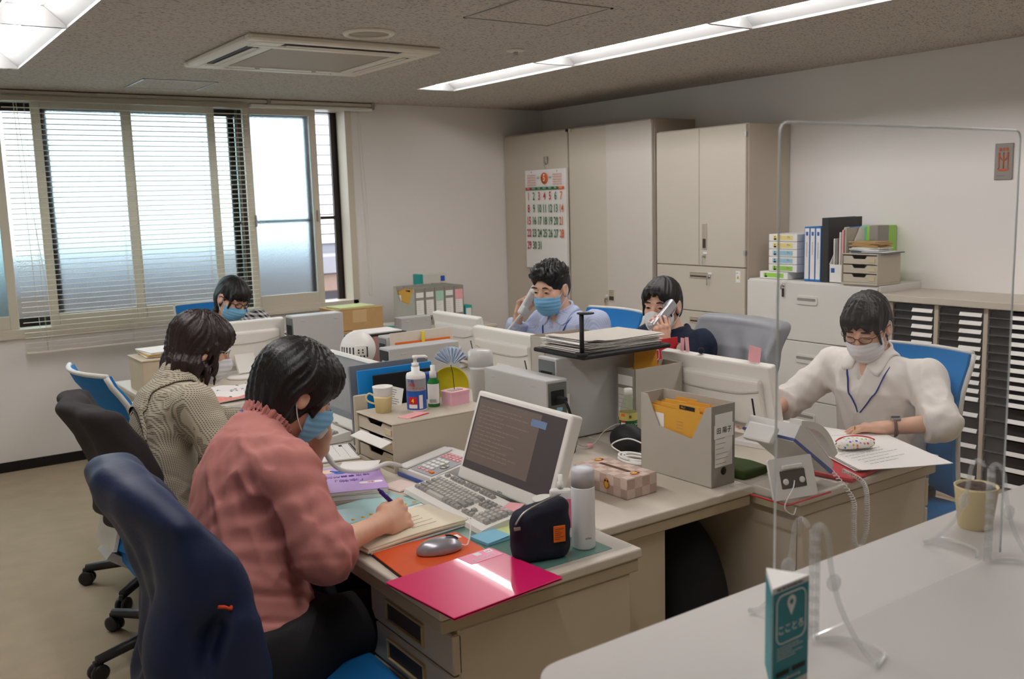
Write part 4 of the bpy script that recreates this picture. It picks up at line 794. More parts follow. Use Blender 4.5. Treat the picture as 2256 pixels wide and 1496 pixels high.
t = thing('memo_pad', 'pale pink memo pad in front of the telephone', 'memo pad', (1.305, 2.475, DZ), .2); bx('pad', M('memo_pink', (236, 214, 206), .6), t, -.04, .04, -.045, .045, 0, .008, .003)
t = thing('desk_planner', 'white spiral desk planner lying beside the drawer case', 'planner', (1.29, 2.965, DZ+.002), -.25); bx('pages', m_paper, t, -.09, .09, -.10, .10, 0, .006, .001); [G().tube([(.085, -.08+i*.018, .0), (.088, -.08+i*.018, .011), (.096, -.08+i*.018, .006)], .0012, 6, 3).make('ring', m_rubber, t) for i in range(10)]; scribble('grid', m_grey_print, t, (0, 0, .0062), frame((0, -1, 0), (1, 0, 0)), .19, .15, 5, 2, lh=.03, seg=(.13, .16), fill=1); bx('date_mark', m_print, t, .05, .062, .07, .09, .006, .0064, 0)
# ---- telephones
m_tel = M('telephone_white', (226, 225, 222), .4, var=.015); m_telb = M('telephone_blue', (74, 96, 170), .4); m_telk = M('telephone_key', (236, 236, 234), .4); m_telp = M('telephone_panel', (170, 172, 176), .45)
def phone_body(t, R, o):
    """wedge telephone: local x away from the user, y across; R and o place it"""
    def pz(poly, z0, z1, m, name, par=t): return G().prism(poly, z0, z1, R @ Matrix(((1, 0, 0), (0, 0, 1), (0, 1, 0))), o).make(name, m, par)
    pz([(0, .006), (.21, .006), (.21, .05), (.19, .056), (.0, .026)], -.09, .09, m_tel, 'casing'); pz([(-.004, 0), (.212, 0), (.212, .007), (-.004, .011)], -.094, .094, m_telb, 'base_rim'); pz([(.0, -.003), (.208, -.003), (.208, -.0002), (.0, -.0002)], -.09, .09, m_tel, 'base_plate')
    sl = math.atan2(.03, .19); A = R @ Ry(-sl); c0 = o+R @ Vector((0, 0, .0265)); 
    pn = G().cbox(c0+A @ Vector((.085, -.022, .001)), (.15, .115, .002), .0005, 1, A).make('key_panel', m_telp, t)
    km = G().cbox((0, 0, 0), (.0125, .017, .005), .0012, 1).mesh('button'); sm = G().cbox((0, 0, 0), (.008, .013, .004), .001, 1).mesh('button')
    for i in range(4):
        for j in range(3): b_ = obj('button', km, m_telk, pn); b_.matrix_local = Matrix.Translation(c0+A @ Vector((.045+i*.019, .012-j*.022, .004))) @ A.to_4x4()
    for i in range(3):
        for j in range(5): b_ = obj('button', sm, m_telk if (i+j) % 3 else m_pinkp, pn); b_.matrix_local = Matrix.Translation(c0+A @ Vector((.125+i*.012, .022-j*.02, .0035))) @ A.to_4x4()
    for j in range(3): b_ = obj('button', sm, m_telk, pn); b_.matrix_local = Matrix.Translation(c0+A @ Vector((.027, .012-j*.022, .0035))) @ A.to_4x4()
    G().cbox(c0+A @ Vector((.026, -.058, .004)), (.01, .02, .005), .002, 2, A).make('orange_button', m_orange, pn)
    G().lathe([(.015, 0), (.013, .005)], c0+A @ Vector((.075, -.058, .002)), 20, A).make('dial_ring', m_alu, pn)
    G().cbox(c0+A @ Vector((.09, .066, .004)), (.18, .045, .008), .004, 2, A).make('handset_rest', m_tel, t)
    return A, c0
t = thing('telephone', 'white desk telephone with an orange button between the monitor and the drawer case', 'telephone', (1.365, 2.495, DZ+.003)); phone_body(t, Rz(.06), Vector((0, 0, 0)))
def handset(label, p_ear, p_mouth, inward, grey=False, cord=None, group='telephone handsets in use'):
    """curved handset between ear and mouth ends; inward = direction towards the face"""
    a, b = Vector(p_ear), Vector(p_mouth); t = thing('telephone_handset', label, 'handset', tuple(b), 0, group); L = (a-b).length; x = (a-b).normalized(); n = Vector(inward); n = (n-x*n.dot(x)).normalized(); R = Matrix((x, n.cross(x), n)).transposed(); A = np.array(R)
    def f(P):
        q = P @ A; d = rbox(q, (L/2, 0, -.012+0), (L/2+.012, .022, .011), .009); d = smin(d, rbox(q, (L-.012, 0, .004), (.022, .022, .016), .009), .012); return smin(d, rbox(q, (.012, 0, .002), (.02, .022, .014), .009), .012)
    lo = np.minimum(0, np.array(a-b))-.05; hi = np.maximum(0, np.array(a-b))+.05
    sdf_obj('handset', f, lo, hi, .0035, m_silver if grey else m_tel, t)
    if cord:
        P = catmull([Vector(c)-b for c in cord], 24); pts = []; k = 0
        if grey:
            for i in range(len(P)-1):
                d = (P[i+1]-P[i]).normalized(); e = d.orthogonal().normalized(); h_ = d.cross(e); pts += [P[i]+(P[i+1]-P[i])*(j/6)+(e*math.cos(j*math.pi/3)+h_*math.sin(j*math.pi/3))*.006 for j in range(6)]
            G().tube(pts, .0016, 6).make('cord', m_tel, t)
        else: G().tube(P, .0068, 8).make('cord', m_tel, t)
    return t
# telephone on its stand at the corner desk
t = thing('telephone', 'white desk telephone tilted on a bracket at the corner of the paper-covered desk', 'telephone', (2.08, 1.66, DZ)); 
pb = G().box(-.03, .24, -.03, .18, 0, .003).make('clear_board', m_clear, t); G().tube([(-.03, .1, -.002), (-.03, -.03, -.002), (.16, -.03, -.002)], .003, 6).make('red_edge', m_red, t)
Rp = Matrix((Vector((-.80, 0, .60)).normalized(), Vector((0, -1, 0)), Vector((.60, 0, .80)).normalized())).transposed()
phone_body(t, Rp, Vector((.21, .10, .035)))
Rk = frame((.97, -.22, 0), (.1, .3, 1)); ck = Vector((.03, -.0, .06)); br = G().prism(rect_r(.15, .115, .008), -.008, 0, Rk, ck).make('bracket', m_tel, t)
G().prism(rect_r(.085, .05, .003), 0, .001, Rk, ck+Rk @ Vector((0, -.004, 0))).make('bracket_pocket', m_seam, br); [G().lathe([(.004, 0), (.009, 0), (.009, .003), (.004, .003)], ck+Rk @ Vector((s*.028, -.01, .001)), 16, Rk).make('bracket_screw', m_tel, br) for s in (-1, 1)]
G().cbox(ck+Rk @ Vector((0, .03, .004)), (.07, .012, .008), .002, 1, Rk).make('bracket_clip', m_tel, br)
G().cbox((-.0, .09, .175), (.02, .10, .055), .006, 2, Rp).make('display_flap', m_tel, t)
hs0 = G().sheet(lambda u, v: Vector((.21, .10, .035))+Rp @ Vector((.005+.2*u, .046+.042*v, .056+.03*math.sin(math.pi*u))), 14, 3, .02).make('handset', m_tel, t)
G().tube([ck+Rk @ Vector((0, -.01, .004)), ck+Rk @ Vector((-.03, -.03, .03)), ck+Rk @ Vector((-.06, -.075, .02)), ck+Rk @ Vector((-.03, -.10, .01)), ck+Rk @ Vector((.0, -.085, -.01))], .0018, 6, 6).make('line_cord', m_tel, t)
P = catmull([Vector(p) for p in ((.215, .02, .05), (.24, -.045, -.03), (.245, -.05, -.10), (.25, -.05, -.165), (.275, -.05, -.19), (.305, -.05, -.15), (.315, -.045, -.07), (.30, -.04, .0), (.26, .0, .035))], 11); pts = []
for i in range(len(P)-1):
    d = (P[i+1]-P[i]).normalized(); e = Vector((0, 1, 0)); h_ = d.cross(e); n_ = 12; pts += [P[i]+(P[i+1]-P[i])*(j/n_)+(e*math.cos(j*2*math.pi/n_)+h_*math.sin(j*2*math.pi/n_))*.0065 for j in range(n_)]
G().tube(pts, .0016, 5).make('coil_cord', m_tel, t)
# ---- middle desk
t = thing('tissue_box', 'tissue box in a pale brown patchwork cover with embroidered owls', 'tissue box', (1.795, 2.055, DZ), .03)
def patch_mat():
    m = M('patchwork', (206, 186, 174), .8, var=.1, scale=60, bump=.3, bscale=300); n, l, b_ = nodes(m); src = b_.inputs['Base Color'].links[0].from_socket; tc = n.new('ShaderNodeTexCoord'); ck_ = n.new('ShaderNodeTexChecker'); ck_.inputs['Scale'].default_value = 34; ck_.inputs['Color1'].default_value = (*lin((184, 158, 147)), 1); l.new(tc.outputs['Object'], ck_.inputs[0]); l.new(src, ck_.inputs['Color2']); l.new(ck_.outputs[0], b_.inputs['Base Color']); return m
m_patch = patch_mat(); bx('cover', m_patch, t, -.06, .06, -.115, .115, 0, .062, .004, 2); G().prism(rect_r(.014, .13, .006), .062, .0626).make('slot', M('slot_brown', (84, 54, 42), .8), t)
m_owl = M('owl_orange', (196, 110, 50), .7)
for (x, y, z, R) in ((.0, -.085, .0628, frame((0, -1, 0), (1, 0, 0))), (.02, .09, .0628, frame((0, -1, 0), (1, 0, 0))), (-.0606, -.03, .032, frame((0, -1, 0), (0, 0, 1)))):
    o_ = G().prism([(.012*math.cos(a*.4), .017*math.sin(a*.4)) for a in range(16)], 0, .0008, R, (x, y, z)).make('owl_patch', m_owl, t); G().prism([(.007*math.cos(a*.4), .01*math.sin(a*.4)-.003) for a in range(16)], .0008, .0014, R, (x, y, z)).make('owl_belly', m_yel, o_); [G().lathe([(.0035, .0008), (.0035, .0016)], Vector((x, y, z))+R @ Vector((s*.005, .008, 0)), 10, R).make('owl_eye', m_print, o_) for s in (-1, 1)]
t = thing('tea_bottle', 'plastic green tea bottle with a white cap behind the black pouch', 'bottle', (2.175, 2.415, DZ)); G().lathe([(.029, 0), (.031, .004), (.031, .10), (.027, .125), (.0135, .165), (.0135, .172)], n=28).make('bottle', m_pet, t); G().lathe([(.0155, .17), (.0155, .192), (.0145, .194)], n=24).make('cap', m_white, t); G().lathe([(.0285, .004), (.0302, .006), (.0302, .095), (.0285, .097)], n=28).make('tea', M('tea_pale', (196, 186, 96), .2), t)
label_wrap('label_green', M('label_green', (16, 96, 48), .4), t, .0316, .04, .085, 0, 6.28, n=30); label_wrap('label_gold', M('label_gold', (206, 190, 110), .4), t, .0316, .085, .112, 0, 6.28, n=30); curved_text('label_text', 'ヘルシア', .0125, m_paper, t, .032, .07, CAMA+.1); label_wrap('label_info', m_paper, t, .032, .042, .078, CAMA-1.0, CAMA-.45); label_wrap('label_red', m_lr, t, .032, .078, .084, CAMA-1.0, CAMA-.45); curved_text('label_text', '茶', .012, m_print, t, .032, .098, CAMA+.1); label_wrap('label_orange', m_orange, t, .032, .1, .11, CAMA-1.0, CAMA-.5)
t = thing('black_pouch', 'soft black round pouch lying before the tea bottle', 'pouch', (2.10, 2.335, DZ)); sdf_obj('pouch', lambda P: smax(ell(P, (0, 0, .04), (.052, .07, .052))+.003*nz(P, 60), -P[:, 2], .006), (-.09, -.11, -.01), (.09, .11, .11), .005, m_rubber, t)
t = thing('cable', 'coil of white cable in front of the black pouch', 'cable', (2.03, 2.215, DZ)); pts = []
for i in range(70): a = i*.32; r = .05+.012*math.sin(i*.21); pts.append((r*math.cos(a)*.7, r*math.sin(a)*1.2, .006+.012*(i/70)))
G().tube(pts, .004, 6).make('cable', m_paper, t); G().tube([(.0, .05, .012), (-.02, .1, .04), (.0, .04, .07), (.03, -.02, .05), (.07, -.05, .01)], .0025, 6, 8).make('thin_cable', m_paper, t)
t = thing('cable', 'thin grey cable with a pink connector on the middle desk', 'cable', (1.98, 2.42, DZ)); G().tube([(-.02, .06, .06), (.0, .03, .02), (.05, .02, .012), (.12, .03, .05), (.17, -.0, .07), (.22, -.06, .03)], .0022, 6, 8).make('cable', m_file, t); G().cbox((.04, .02, .012), (.022, .014, .012), .003, 2).make('connector', m_pinkp, t)
t = thing('power_cable', 'black power cable hanging from the slim computer', 'cable', (1.93, 2.49, DZ)); G().tube([(.0, .0, .18), (.0, -.04, .17), (.015, -.05, .1), (.01, -.045, .04), (-.04, -.06, .008), (-.1, -.03, .006)], .005, 8, 8).make('cable', m_rubber, t); G().cbox((0, -.015, .18), (.022, .04, .02), .004, 2).make('plug', m_rubber, t); G().cbox((.0, -.06, .03), (.03, .03, .055), .006, 2, Rx(.3)).make('adapter', m_rubber, t)
t = thing('folded_cloth', 'dark green folded cloth beside the yellow-folder file box', 'cloth', (2.19, 1.93, DZ)); sdf_obj('cloth', lambda P: smax(rbox(P, (0, 0, .013), (.062, .075, .016), .012)+.003*nz(P, 45, 2), -P[:, 2], .004), (-.09, -.1, -.01), (.09, .1, .05), .004, M('olive_cloth', (58, 76, 30), .9, bump=.4, bscale=500), t)
t = thing('plastic_cups', 'wrapped stack of clear white cups behind the slim computer', 'cups', (2.0, 3.08, DZ)); G().lathe([(.03, 0), (.042, .20), (.045, .205)], (0, 0, 0), 24).make('cups', M('cups_white', (228, 226, 224), .3, trans=.2), t); G().lathe([(.05, .2), (.05, .26), (.04, .27)], (.02, .03, 0), 24).make('upper_cup', MATS['cups_white'], t)
t = thing('desk_fan', 'small white round-headed circulator fan with a row of buttons', 'fan', (2.0, 4.17, DZ)); G().lathe([(.06, 0), (.06, .012), (.03, .03), (.025, .06)], n=28).make('foot', m_white, t)
sdf_obj('shell', lambda P: ell(P, (0, 0, .155), (.086, .086, .09)), (-.1, -.1, .05), (.1, .1, .26), .006, m_white, t); g = G()
for i in range(9): a = CAMA-.9+i*.2; g.cbox((.0845*math.cos(a), .0845*math.sin(a), .15), (.006, .006, .05), .001, 1, Rz(a))
g.make('grille', m_rubber, t); G().cbox((.084*math.cos(CAMA+.3), .084*math.sin(CAMA+.3), .16), (.012, .05, .05), .004, 2, Rz(CAMA+.3)).make('button_panel', m_paper, t); [G().lathe([(.004, 0), (.004, .003)], Vector((.09*math.cos(CAMA+.3), .09*math.sin(CAMA+.3), .155))+Rz(CAMA+.3) @ Vector((0, (i % 2-.5)*.02, (i//2)*.013-.006)), 10, Rz(CAMA+.3) @ Ry(math.pi/2)).make('button', m_print, t) for i in range(4)]
t = thing('card_carton', 'dusty pink carton with dark papers on it behind the fan', 'box', (2.12, 4.24, DZ)); bx('carton', M('carton_pink', (172, 128, 124), .7), t, 0, .2, 0, .17, 0, .195, .003); bx('papers', m_rubber, t, -.02, .19, .0, .16, .196, .206, .001); bx('papers', m_paper, t, -.03, .17, .01, .17, .207, .214, .001)
t = thing('plastic_folder', 'clear folder with an orange edge and yellow clip leaning on the computer', 'folder', (2.03, 3.885, DZ)); G().cbox((.17, 0, .13), (.34, .004, .25), .001, 1, Rx(-.05)).make('cover', M('folder_clear_white', (226, 216, 202), .35), t); G().cbox((.17, -.006, .205), (.3, .004, .01), .001, 1, Rx(-.05)).make('orange_edge', m_orange, t); G().cbox((.17, -.008, .225), (.016, .008, .05), .002, 1).make('clip', m_ly, t)
# ---- far desk and tweed desk
t = thing('storage_box', 'beige box with stacked papers on the corner of the window desk', 'box', (1.075, 4.53, DZ)); bx('carton', M('box_beige', (198, 182, 156), .6), t, 0, .3, 0, .25, 0, .155, .003); bx('lid', MATS['box_beige'], t, -.004, .304, -.004, .254, .156, .162, .001)
t = thing('paper_stack', 'white papers with a yellow folder on the beige box', 'papers', (1.1, 4.57, DZ+.163)); [G().cbox((.15, .11, .004+i*.007), (.27, .2, .006), .001, 1, Rz((i-1)*.06)).make('sheet', m_paper if i != 1 else m_yel, t) for i in range(4)]
t = thing('table_cloth', 'white cloth printed with green leaves and a pink striped edge on the desk', 'cloth', (1.26, 4.08, DZ))
def cl(u, v): return (u*.36, v*.33, .006+.012*math.sin(u*9+v*5)*math.sin(v*7)+.02*u)
G().sheet(cl, 26, 22, .002).make('cloth', m_paper, t); G().sheet(lambda u, v: (cl(u, v*.28)[0], cl(u, v*.28)[1], cl(u, v*.28)[2]+.002), 20, 8, .001).make('pink_border', M('border_pink', (232, 150, 140), .8, var=.3, scale=80), t); rnd = random.Random(3); g = G()
for i in range(34): u, v = rnd.random()*.95, .3+rnd.random()*.65; p = cl(u, v); g.prism([(.010*math.cos(a)*1, .004*math.sin(a)) for a in [k*.785 for k in range(8)]], .0012, .002, Rz(rnd.uniform(0, 3)), (p[0], p[1], p[2]))
g.make('leaf_print', M('leaf_green', (40, 90, 76), .8), t)
t = thing('desk_cover', 'clear plastic sheet on the desk of the person in tweed', 'desk cover', (.965, 2.87, DZ)); bx('sheet', m_sheet, t, 0, .5, 0, 1.15, 0, .0014, 0); bx('white_edge', m_white, t, -.012, .0, .9, 1.4, -.008, .002, .001)
# ---- desk of the person in white
t = thing('paper_folder', 'red patterned folder under the papers on the telephone desk', 'folder', (2.45, 1.76, DZ), .15); bx('cover', m_red, t, -.12, .12, -.11, .11, 0, .012, .004)
t = thing('document_stack', 'large printed sheets spread to the desk edge under the flowered pouch', 'papers', (2.64, 1.79, DZ+.0125), -.45)
for i in range(4): G().sheet(lambda u, v, i=i: ((u-.5)*.30+i*.004, (v-.5)*.40-i*.006, .0015+i*.0022+(.004*math.sin(u*3+i))*.5+.002), 8, 8, .0015).make('sheet', m_paper if i != 1 else m_file, t)
scribble('print', m_grey_print, t, (.0, -.06, .0148), frame((.95, .3, 0), (-.3, .95, 0)), .24, .2, 8, 12, lh=.12, seg=(.02, .1))
t = thing('document_stack', 'thick printed pages under the hand of the person in white', 'papers', (2.63, 2.07, DZ), .18)
for i in range(3): G().sheet(lambda u, v, i=i: ((u-.5)*.36, (v-.5)*.27, .003+i*.005+.003*math.sin(u*3.1)), 10, 3, .0042).make('sheet', m_paper, t)
t = thing('paper_folder', 'blue folder edge showing under the printed sheets', 'folder', (2.72, 1.735, DZ), -.3); bx('cover', M('folder_violet_blue', (86, 96, 190), .5), t, -.08, .08, -.10, .10, 0, .010, .002)
t = thing('fabric_pouch', 'small white pouch printed with coloured flowers and a red zip', 'pouch', (2.615, 1.815, DZ+.0285), -.35)
m_flo = M('flower_cloth', (240, 234, 226), .8); n, l, b_ = nodes(m_flo); src = b_.inputs['Base Color'].links[0].from_socket; tc = n.new('ShaderNodeTexCoord'); vo = n.new('ShaderNodeTexVoronoi'); vo.inputs['Scale'].default_value = 75; cr = n.new('ShaderNodeValToRGB'); cr.color_ramp.elements[0].position = .30; cr.color_ramp.elements[1].position = .34; hs_ = n.new('ShaderNodeHueSaturation'); hs_.inputs['Saturation'].default_value = 1.3; hs_.inputs['Value'].default_value = .8
mx = n.new('ShaderNodeMix'); mx.data_type = 'RGBA'; l.new(tc.outputs['Object'], vo.inputs[0]); l.new(vo.outputs['Distance'], cr.inputs[0]); l.new(vo.outputs['Color'], hs_.inputs['Color']); l.new(cr.outputs[0], mx.inputs[0]); l.new(hs_.outputs[0], mx.inputs[6]); l.new(src, mx.inputs[7]); l.new(mx.outputs[2], b_.inputs['Base Color'])
sdf_obj('pouch', lambda P: smax(ell(P, (0, 0, .012), (.07, .04, .022))+.004*nz(P, 50, 3), -P[:, 2]+.001, .004), (-.1, -.07, -.01), (.1, .07, .06), .004, m_flo, t); G().tube([(-.06, .014, .02), (-.03, .03, .025), (.02, .034, .026), (.06, .018, .022), (.07, -.005, .018)], .003, 6, 5).make('zip_edge', m_lr, t)
for i, (y, a, w, h, lb) in enumerate(((2.50, .05, .018, .05, 'narrow pink note standing on the monitor edge, nearest the red folders'), (2.475, -.1, .018, .055, 'narrow pink note standing on the monitor edge beside the navy gap'), (2.155, .12, .052, .055, 'square pink note standing on the monitor edge near the clear screen'))):
    t = thing('sticky_note', lb, 'note', (2.525, y, DZ+.275), .0); G().cbox((0, 0, h/2), (.0012, w, h), 0, 1, Rx(a)).make('note', m_pinkp, t)
t = thing('webcam', 'small dark ball camera on the monitor edge', 'camera', (2.52, 2.40, DZ+.279)); G().lathe([(.001, -.012), (.009, -.009), (.013, 0), (.009, .009), (.001, .012)], (0, 0, .01), 16).make('ball', m_navyn, t)
# ---- reception counter things
t = thing('clear_screen', 'tall clear acrylic screen standing on the white counter', 'screen', (.862, .703, 1.0)); Rq = frame((1, 0, 0), (0, 0, 1)); W, Hh = .52, .625
ol = rect_r(W, Hh, .012); G().prism(ol, -.0015, .0015, Rq, (W/2, 0, Hh/2+.002)).make('panel', m_clear, t)
ol2 = [p for p in ol if p[1] > -Hh/2+.013]; ol2 = [(W/2, -Hh/2)]+[p for p in ol2]+[(-W/2, -Hh/2)]; G().tube([(W/2+p[0], 0, Hh/2+.003+p[1]) for p in ol2], .0013, 6).make('panel_edge', m_edgeg, t)
m_tubeg = clear('clear_polycarbonate', (252, 253, 253), .08, .8)
for x, lb in ((.93, 'clear plastic tripod stand of the acrylic screen beside the teal box'), (1.335, 'clear plastic tripod stand of the acrylic screen beside the flowerpot')):
    t = thing('screen_stand', lb, 'stand', (x, .703, 1.0), 0, 'stands of the clear screen')
    g = G(); [g.tube([(s*.006, -.006, .004), (s*.006, -.006, .145)], .0032, 8) for s in (-1, 1)]; g.make('column', m_tubeg, t); [G().lathe([(.006, 0), (.006, .004)], (0, -.006, .02+i*.016), 10).make('rib', m_tubeg, t) for i in range(8)]
    for s in (-1, 1): G().tube([(0, s*.004, .145), (0, s*.014, .152), (0, s*.024, .14), (0, s*.03, .10), (0, s*.045, .055), (0, s*.075, .016), (0, s*.095, .004)], .0032, 8, 6).make('leg', m_tubeg, t); G().tube([(0, s*.095, .004), (.035, s*.08, .004), (.03, s*.03, .004), (0, s*.01, .004)], .0025, 6, 5).make('foot_loop', m_tubeg, t); G().lathe([(.009, -.004), (.011, 0), (.009, .004)], (0, s*.034, .085), 14, Rx(math.pi/2)).make('knob', m_tubeg, t)
t = thing('leaflet_stand', 'teal three-sided card box with a map pin sign on the counter', 'display', (.815, .655, 1.0)); tri = [(-.036, -.018), (.027, -.017), (.006, .026)]
m_tealc = M('teal_print', (28, 142, 152), .45); G().prism(tri, 0, .128).make('card', m_paper, t)
p0, p1 = Vector((*tri[0], 0)), Vector((*tri[1], 0)); xd = (p1-p0); w = xd.length; Rf = frame(xd, (0, 0, 1)); c = (p0+p1)/2; 
fcard = G().prism([(-w/2+.001, .012), (w/2-.001, .012), (w/2-.001, .121), (-w/2+.001, .121)], .0002, .0005, Rf, c).make('teal_face', m_tealc, t)
p2 = Vector((*tri[2], 0)); c2 = (p0+p2)/2; w2 = (p2-p0).length; Rf2 = frame(p0-p2, (0, 0, 1)); G().prism([(-w2/2+.001, .012), (w2/2-.001, .012), (w2/2-.001, .121), (-w2/2+.001, .121)], .0002, .0005, Rf2, c2).make('teal_face', m_tealc, t)
F = c+Rf @ Vector((0, 0, .0007)); rr = rect_r(.05, .056, .01); G().tube([F+Rf @ Vector((p[0], p[1]+.089, 0)) for p in rr], .0008, 6, closed=True).make('sign_frame', m_paper, fcard)
pin = [(.0075*math.cos(a), .0075*math.sin(a)+.006) for a in [math.radians(-30+i*20) for i in range(13)]]+[(0, -.01)]; G().prism(pin, 0, .0003, Rf, F+Vector((0, 0, .1))).make('pin', m_paper, fcard); G().lathe([(.003, .0003), (.003, .0006)], F+Rf @ Vector((0, .106, 0)), 14, Rf).make('pin_hole', m_tealc, fcard)
text('sign_text', 'こことろ', .0115, m_paper, fcard, F+Rf @ Vector((0, .076, 0)), Rf, bold=.01); scribble('sign_lines', m_paper, fcard, F+Rf @ Vector((0, .05, 0)), Rf, .048, .016, 5, 5, th=.0002, lh=.28, seg=(.05, .12)); text('sign_foot', 'https://kokotoro.jp', .0045, m_paper, fcard, F+Rf @ Vector((0, .018, 0)), Rf); scribble('top_line', m_print, fcard, c+Rf @ Vector((0, .1245, .0006)), Rf, .05, .004, 1, 6, th=.0002, seg=(.1, .2))
for s in (-1, 1): G().prism([(-.0115, -.003), (.0115, -.003), (.0115, .003), (-.0115, .003)], 0, .0002, Rf, F+Rf @ Vector((s*.014, .026, 0))).make('store_badge', m_print, fcard)
t = thing('flower_pot', 'small cream flowerpot filled with dark soil behind the clear screen', 'flowerpot', (1.468, .79, 1.0)); G().lathe([(.024, 0), (.026, .002), (.033, .066), (.034, .07), (.032, .07), (.031, .06), (.001, .06)], n=28).make('pot', M('pot_cream', (222, 204, 152), .6), t); sdf_obj('soil', lambda P: ell(P, (0, 0, .062), (.0305, .0305, .012))+.002*nz(P, 300), (-.05, -.05, .03), (.05, .05, .09), .003, M('soil_brown', (74, 52, 46), .95, bump=.8, bscale=300), t)
# ---- on the white cabinet
BXC = (('yellow', M('stock_yellow', (240, 222, 140), .5)), ('yellow', MATS['stock_yellow']), ('blue', M('stock_blue', (160, 206, 226), .5)), ('blue', MATS['stock_blue']), ('green', M('stock_green', (160, 214, 90), .5)))
def stock_box(label, y0, y1, z, m): 
    t = thing('stationery_box', label, 'box', (4.45, y0, z), 0, 'slim white stationery boxes on the white cabinet'); w = y1-y0; bx('carton', m_paper, t, 0, .27, 0, w, 0, .042, .002); l_ = bx('colour_label', m, t, -.0006, 0, .03, w-.03, .008, .034, 0); bx('logo_block', m_print, l_, -.0012, -.0007, w-.055, w-.038, .008, .018, 0); bx('logo_dot', m_print, l_, -.0012, -.0007, w-.048, w-.042, .022, .03, 0); scribble('label_text', m_grey_print, l_, (-.0012, .055, .025), Rc, .03, .012, 2, 3, lh=.4, seg=(.2, .4))
zt = 1.052; stock_box('slim white box with a green label, lowest of the stack on the white cabinet', 3.56, 3.765, zt, MATS['stock_green'])
names = ['topmost', 'second from the top', 'third from the top', 'fourth from the top', 'fifth from the top']
for i in range(5): k = 4-i; stock_box('slim box with a %s label, %s of the cabinet-top stack' % (BXC[k][0], names[k]), 3.497, 3.70, zt+.044*(i+1), BXC[k][1])
m_bb = M('binder_blue', (44, 120, 200), .4)
def binder(label, y, w, h, m_edge_, m_sp, d=.24, x=4.45, tilt=0, sq=True, grp='binders on the white cabinet'):
    t = thing('binder', label, 'binder', (x, y, 1.052), 0, grp); bx('cover', m_edge_, t, 0, d, 0, .003, 0, h, .001); bx('cover', m_edge_, t, 0, d, w-.003, w, 0, h, .001); bx('pages', m_paper, t, .008, d-.008, .0035, w-.0035, .004, h-.01, 0); s = bx('spine', m_edge_, t, -.002, .003, 0, w, 0, h, .001)
    l_ = bx('spine_label', m_sp, s, -.0028, -.0021, .004, w-.004, .012, h-.008, 0)
    if sq: bx('title_block', m_lb, l_, -.0034, -.0029, w*.3, w*.7, h*.84, h*.91, 0); scribble('title', m_grey_print, l_, (-.0034, w/2, h*.52), frame((0, 0, -1), (0, -1, 0)), h*.4, .008, 1, int(y*100), seg=(.04, .1))
    return t
for i, n_ in enumerate(('nearest the box stack', 'in the middle of the three', 'against the black binder')): binder('white binder with blue edges, %s' % n_, 3.447-.0375*(i+1), .036, .305, m_bb, m_paper)
binder('tall black binder standing among the white and blue ones', 3.285, .045, .355, M('binder_black', (44, 42, 46), .5), MATS['binder_black'], d=.30, sq=False)
t = thing('magazine_box', 'white magazine box with a blue square holding loose leaflets', 'box', (4.45, 3.178, 1.052)); w = .10
R = Matrix(((1, 0, 0), (0, 0, 1), (0, 1, 0))); side = [(0, 0), (.17, 0), (.17, .3), (.13, .3), (0, .10)]; G().prism(side, 0, .003, R).make('side', m_paper, t); G().prism(side, w-.003, w, R).make('side', m_paper, t); f_ = bx('front', m_paper, t, 0, .003, 0, w, 0, .10, 0); bx('blue_square', m_lb, f_, -.001, 0, w-.035, w-.012, .055, .08, 0); bx('bottom', m_paper, t, 0, .17, 0, w, 0, .003, 0)
for i in range(5): bx('leaflet', (m_file, m_pinkp, m_paper, m_filel, m_paper)[i], t, .02, .165, .01+i*.018, .018+i*.018, .004, .30-.012*i if i < 3 else .24, .001)
for i, n_ in enumerate(('beside the magazine box', 'beside the green file')): binder('slim white binder with a blue square, %s' % n_, 3.247-.036*i, .034, .30, m_bb, m_paper, x=4.625, d=.175)
t = thing('file_box', 'green and grey slanted file box behind the drawer case', 'file box', (4.625, 3.10, 1.052)); bx('body', MATS['stock_green'], t, 0, .175, 0, .105, 0, .305, .002); bx('grey_corner', m_filel, t, -.002, .1, -.002, .05, .17, .307, .001); bx('mint_spine', M('mint', (130, 214, 196), .5), t, -.003, 0, .07, .105, .0, .305, 0); bx('label_plate', m_paper, t, -.0025, -.0021, .052, .068, .2, .225, 0)
letter_case('beige three-drawer case under brown envelopes on the white cabinet', (4.412, 2.952, 1.052), 0, .222, .205, .166, 3)
t = thing('paper_folder', 'dark folder and sheets lying on the three-drawer case', 'folder', (4.43, 2.93, 1.2185)); G().cbox((.095, .10, .003), (.17, .21, .006), .001, 1, Rz(-.06)).make('cover', M('folder_slate', (92, 104, 124), .5), t); G().cbox((.1, .08, .0075), (.15, .15, .003), .0, 1, Rz(.1)).make('sheet', m_paper, t)
t = thing('envelope_pile', 'pile of brown envelopes and white slips on the dark folder', 'envelopes', (4.44, 2.98, 1.229))
for i in range(8): G().cbox((.085, .09+.012*math.sin(i*2), .004+i*.0062), (.12, .17, .0052), .001, 1, Rz(.12*math.sin(i*1.7))).make('envelope', m_kraft if i > 2 else m_paper, t)
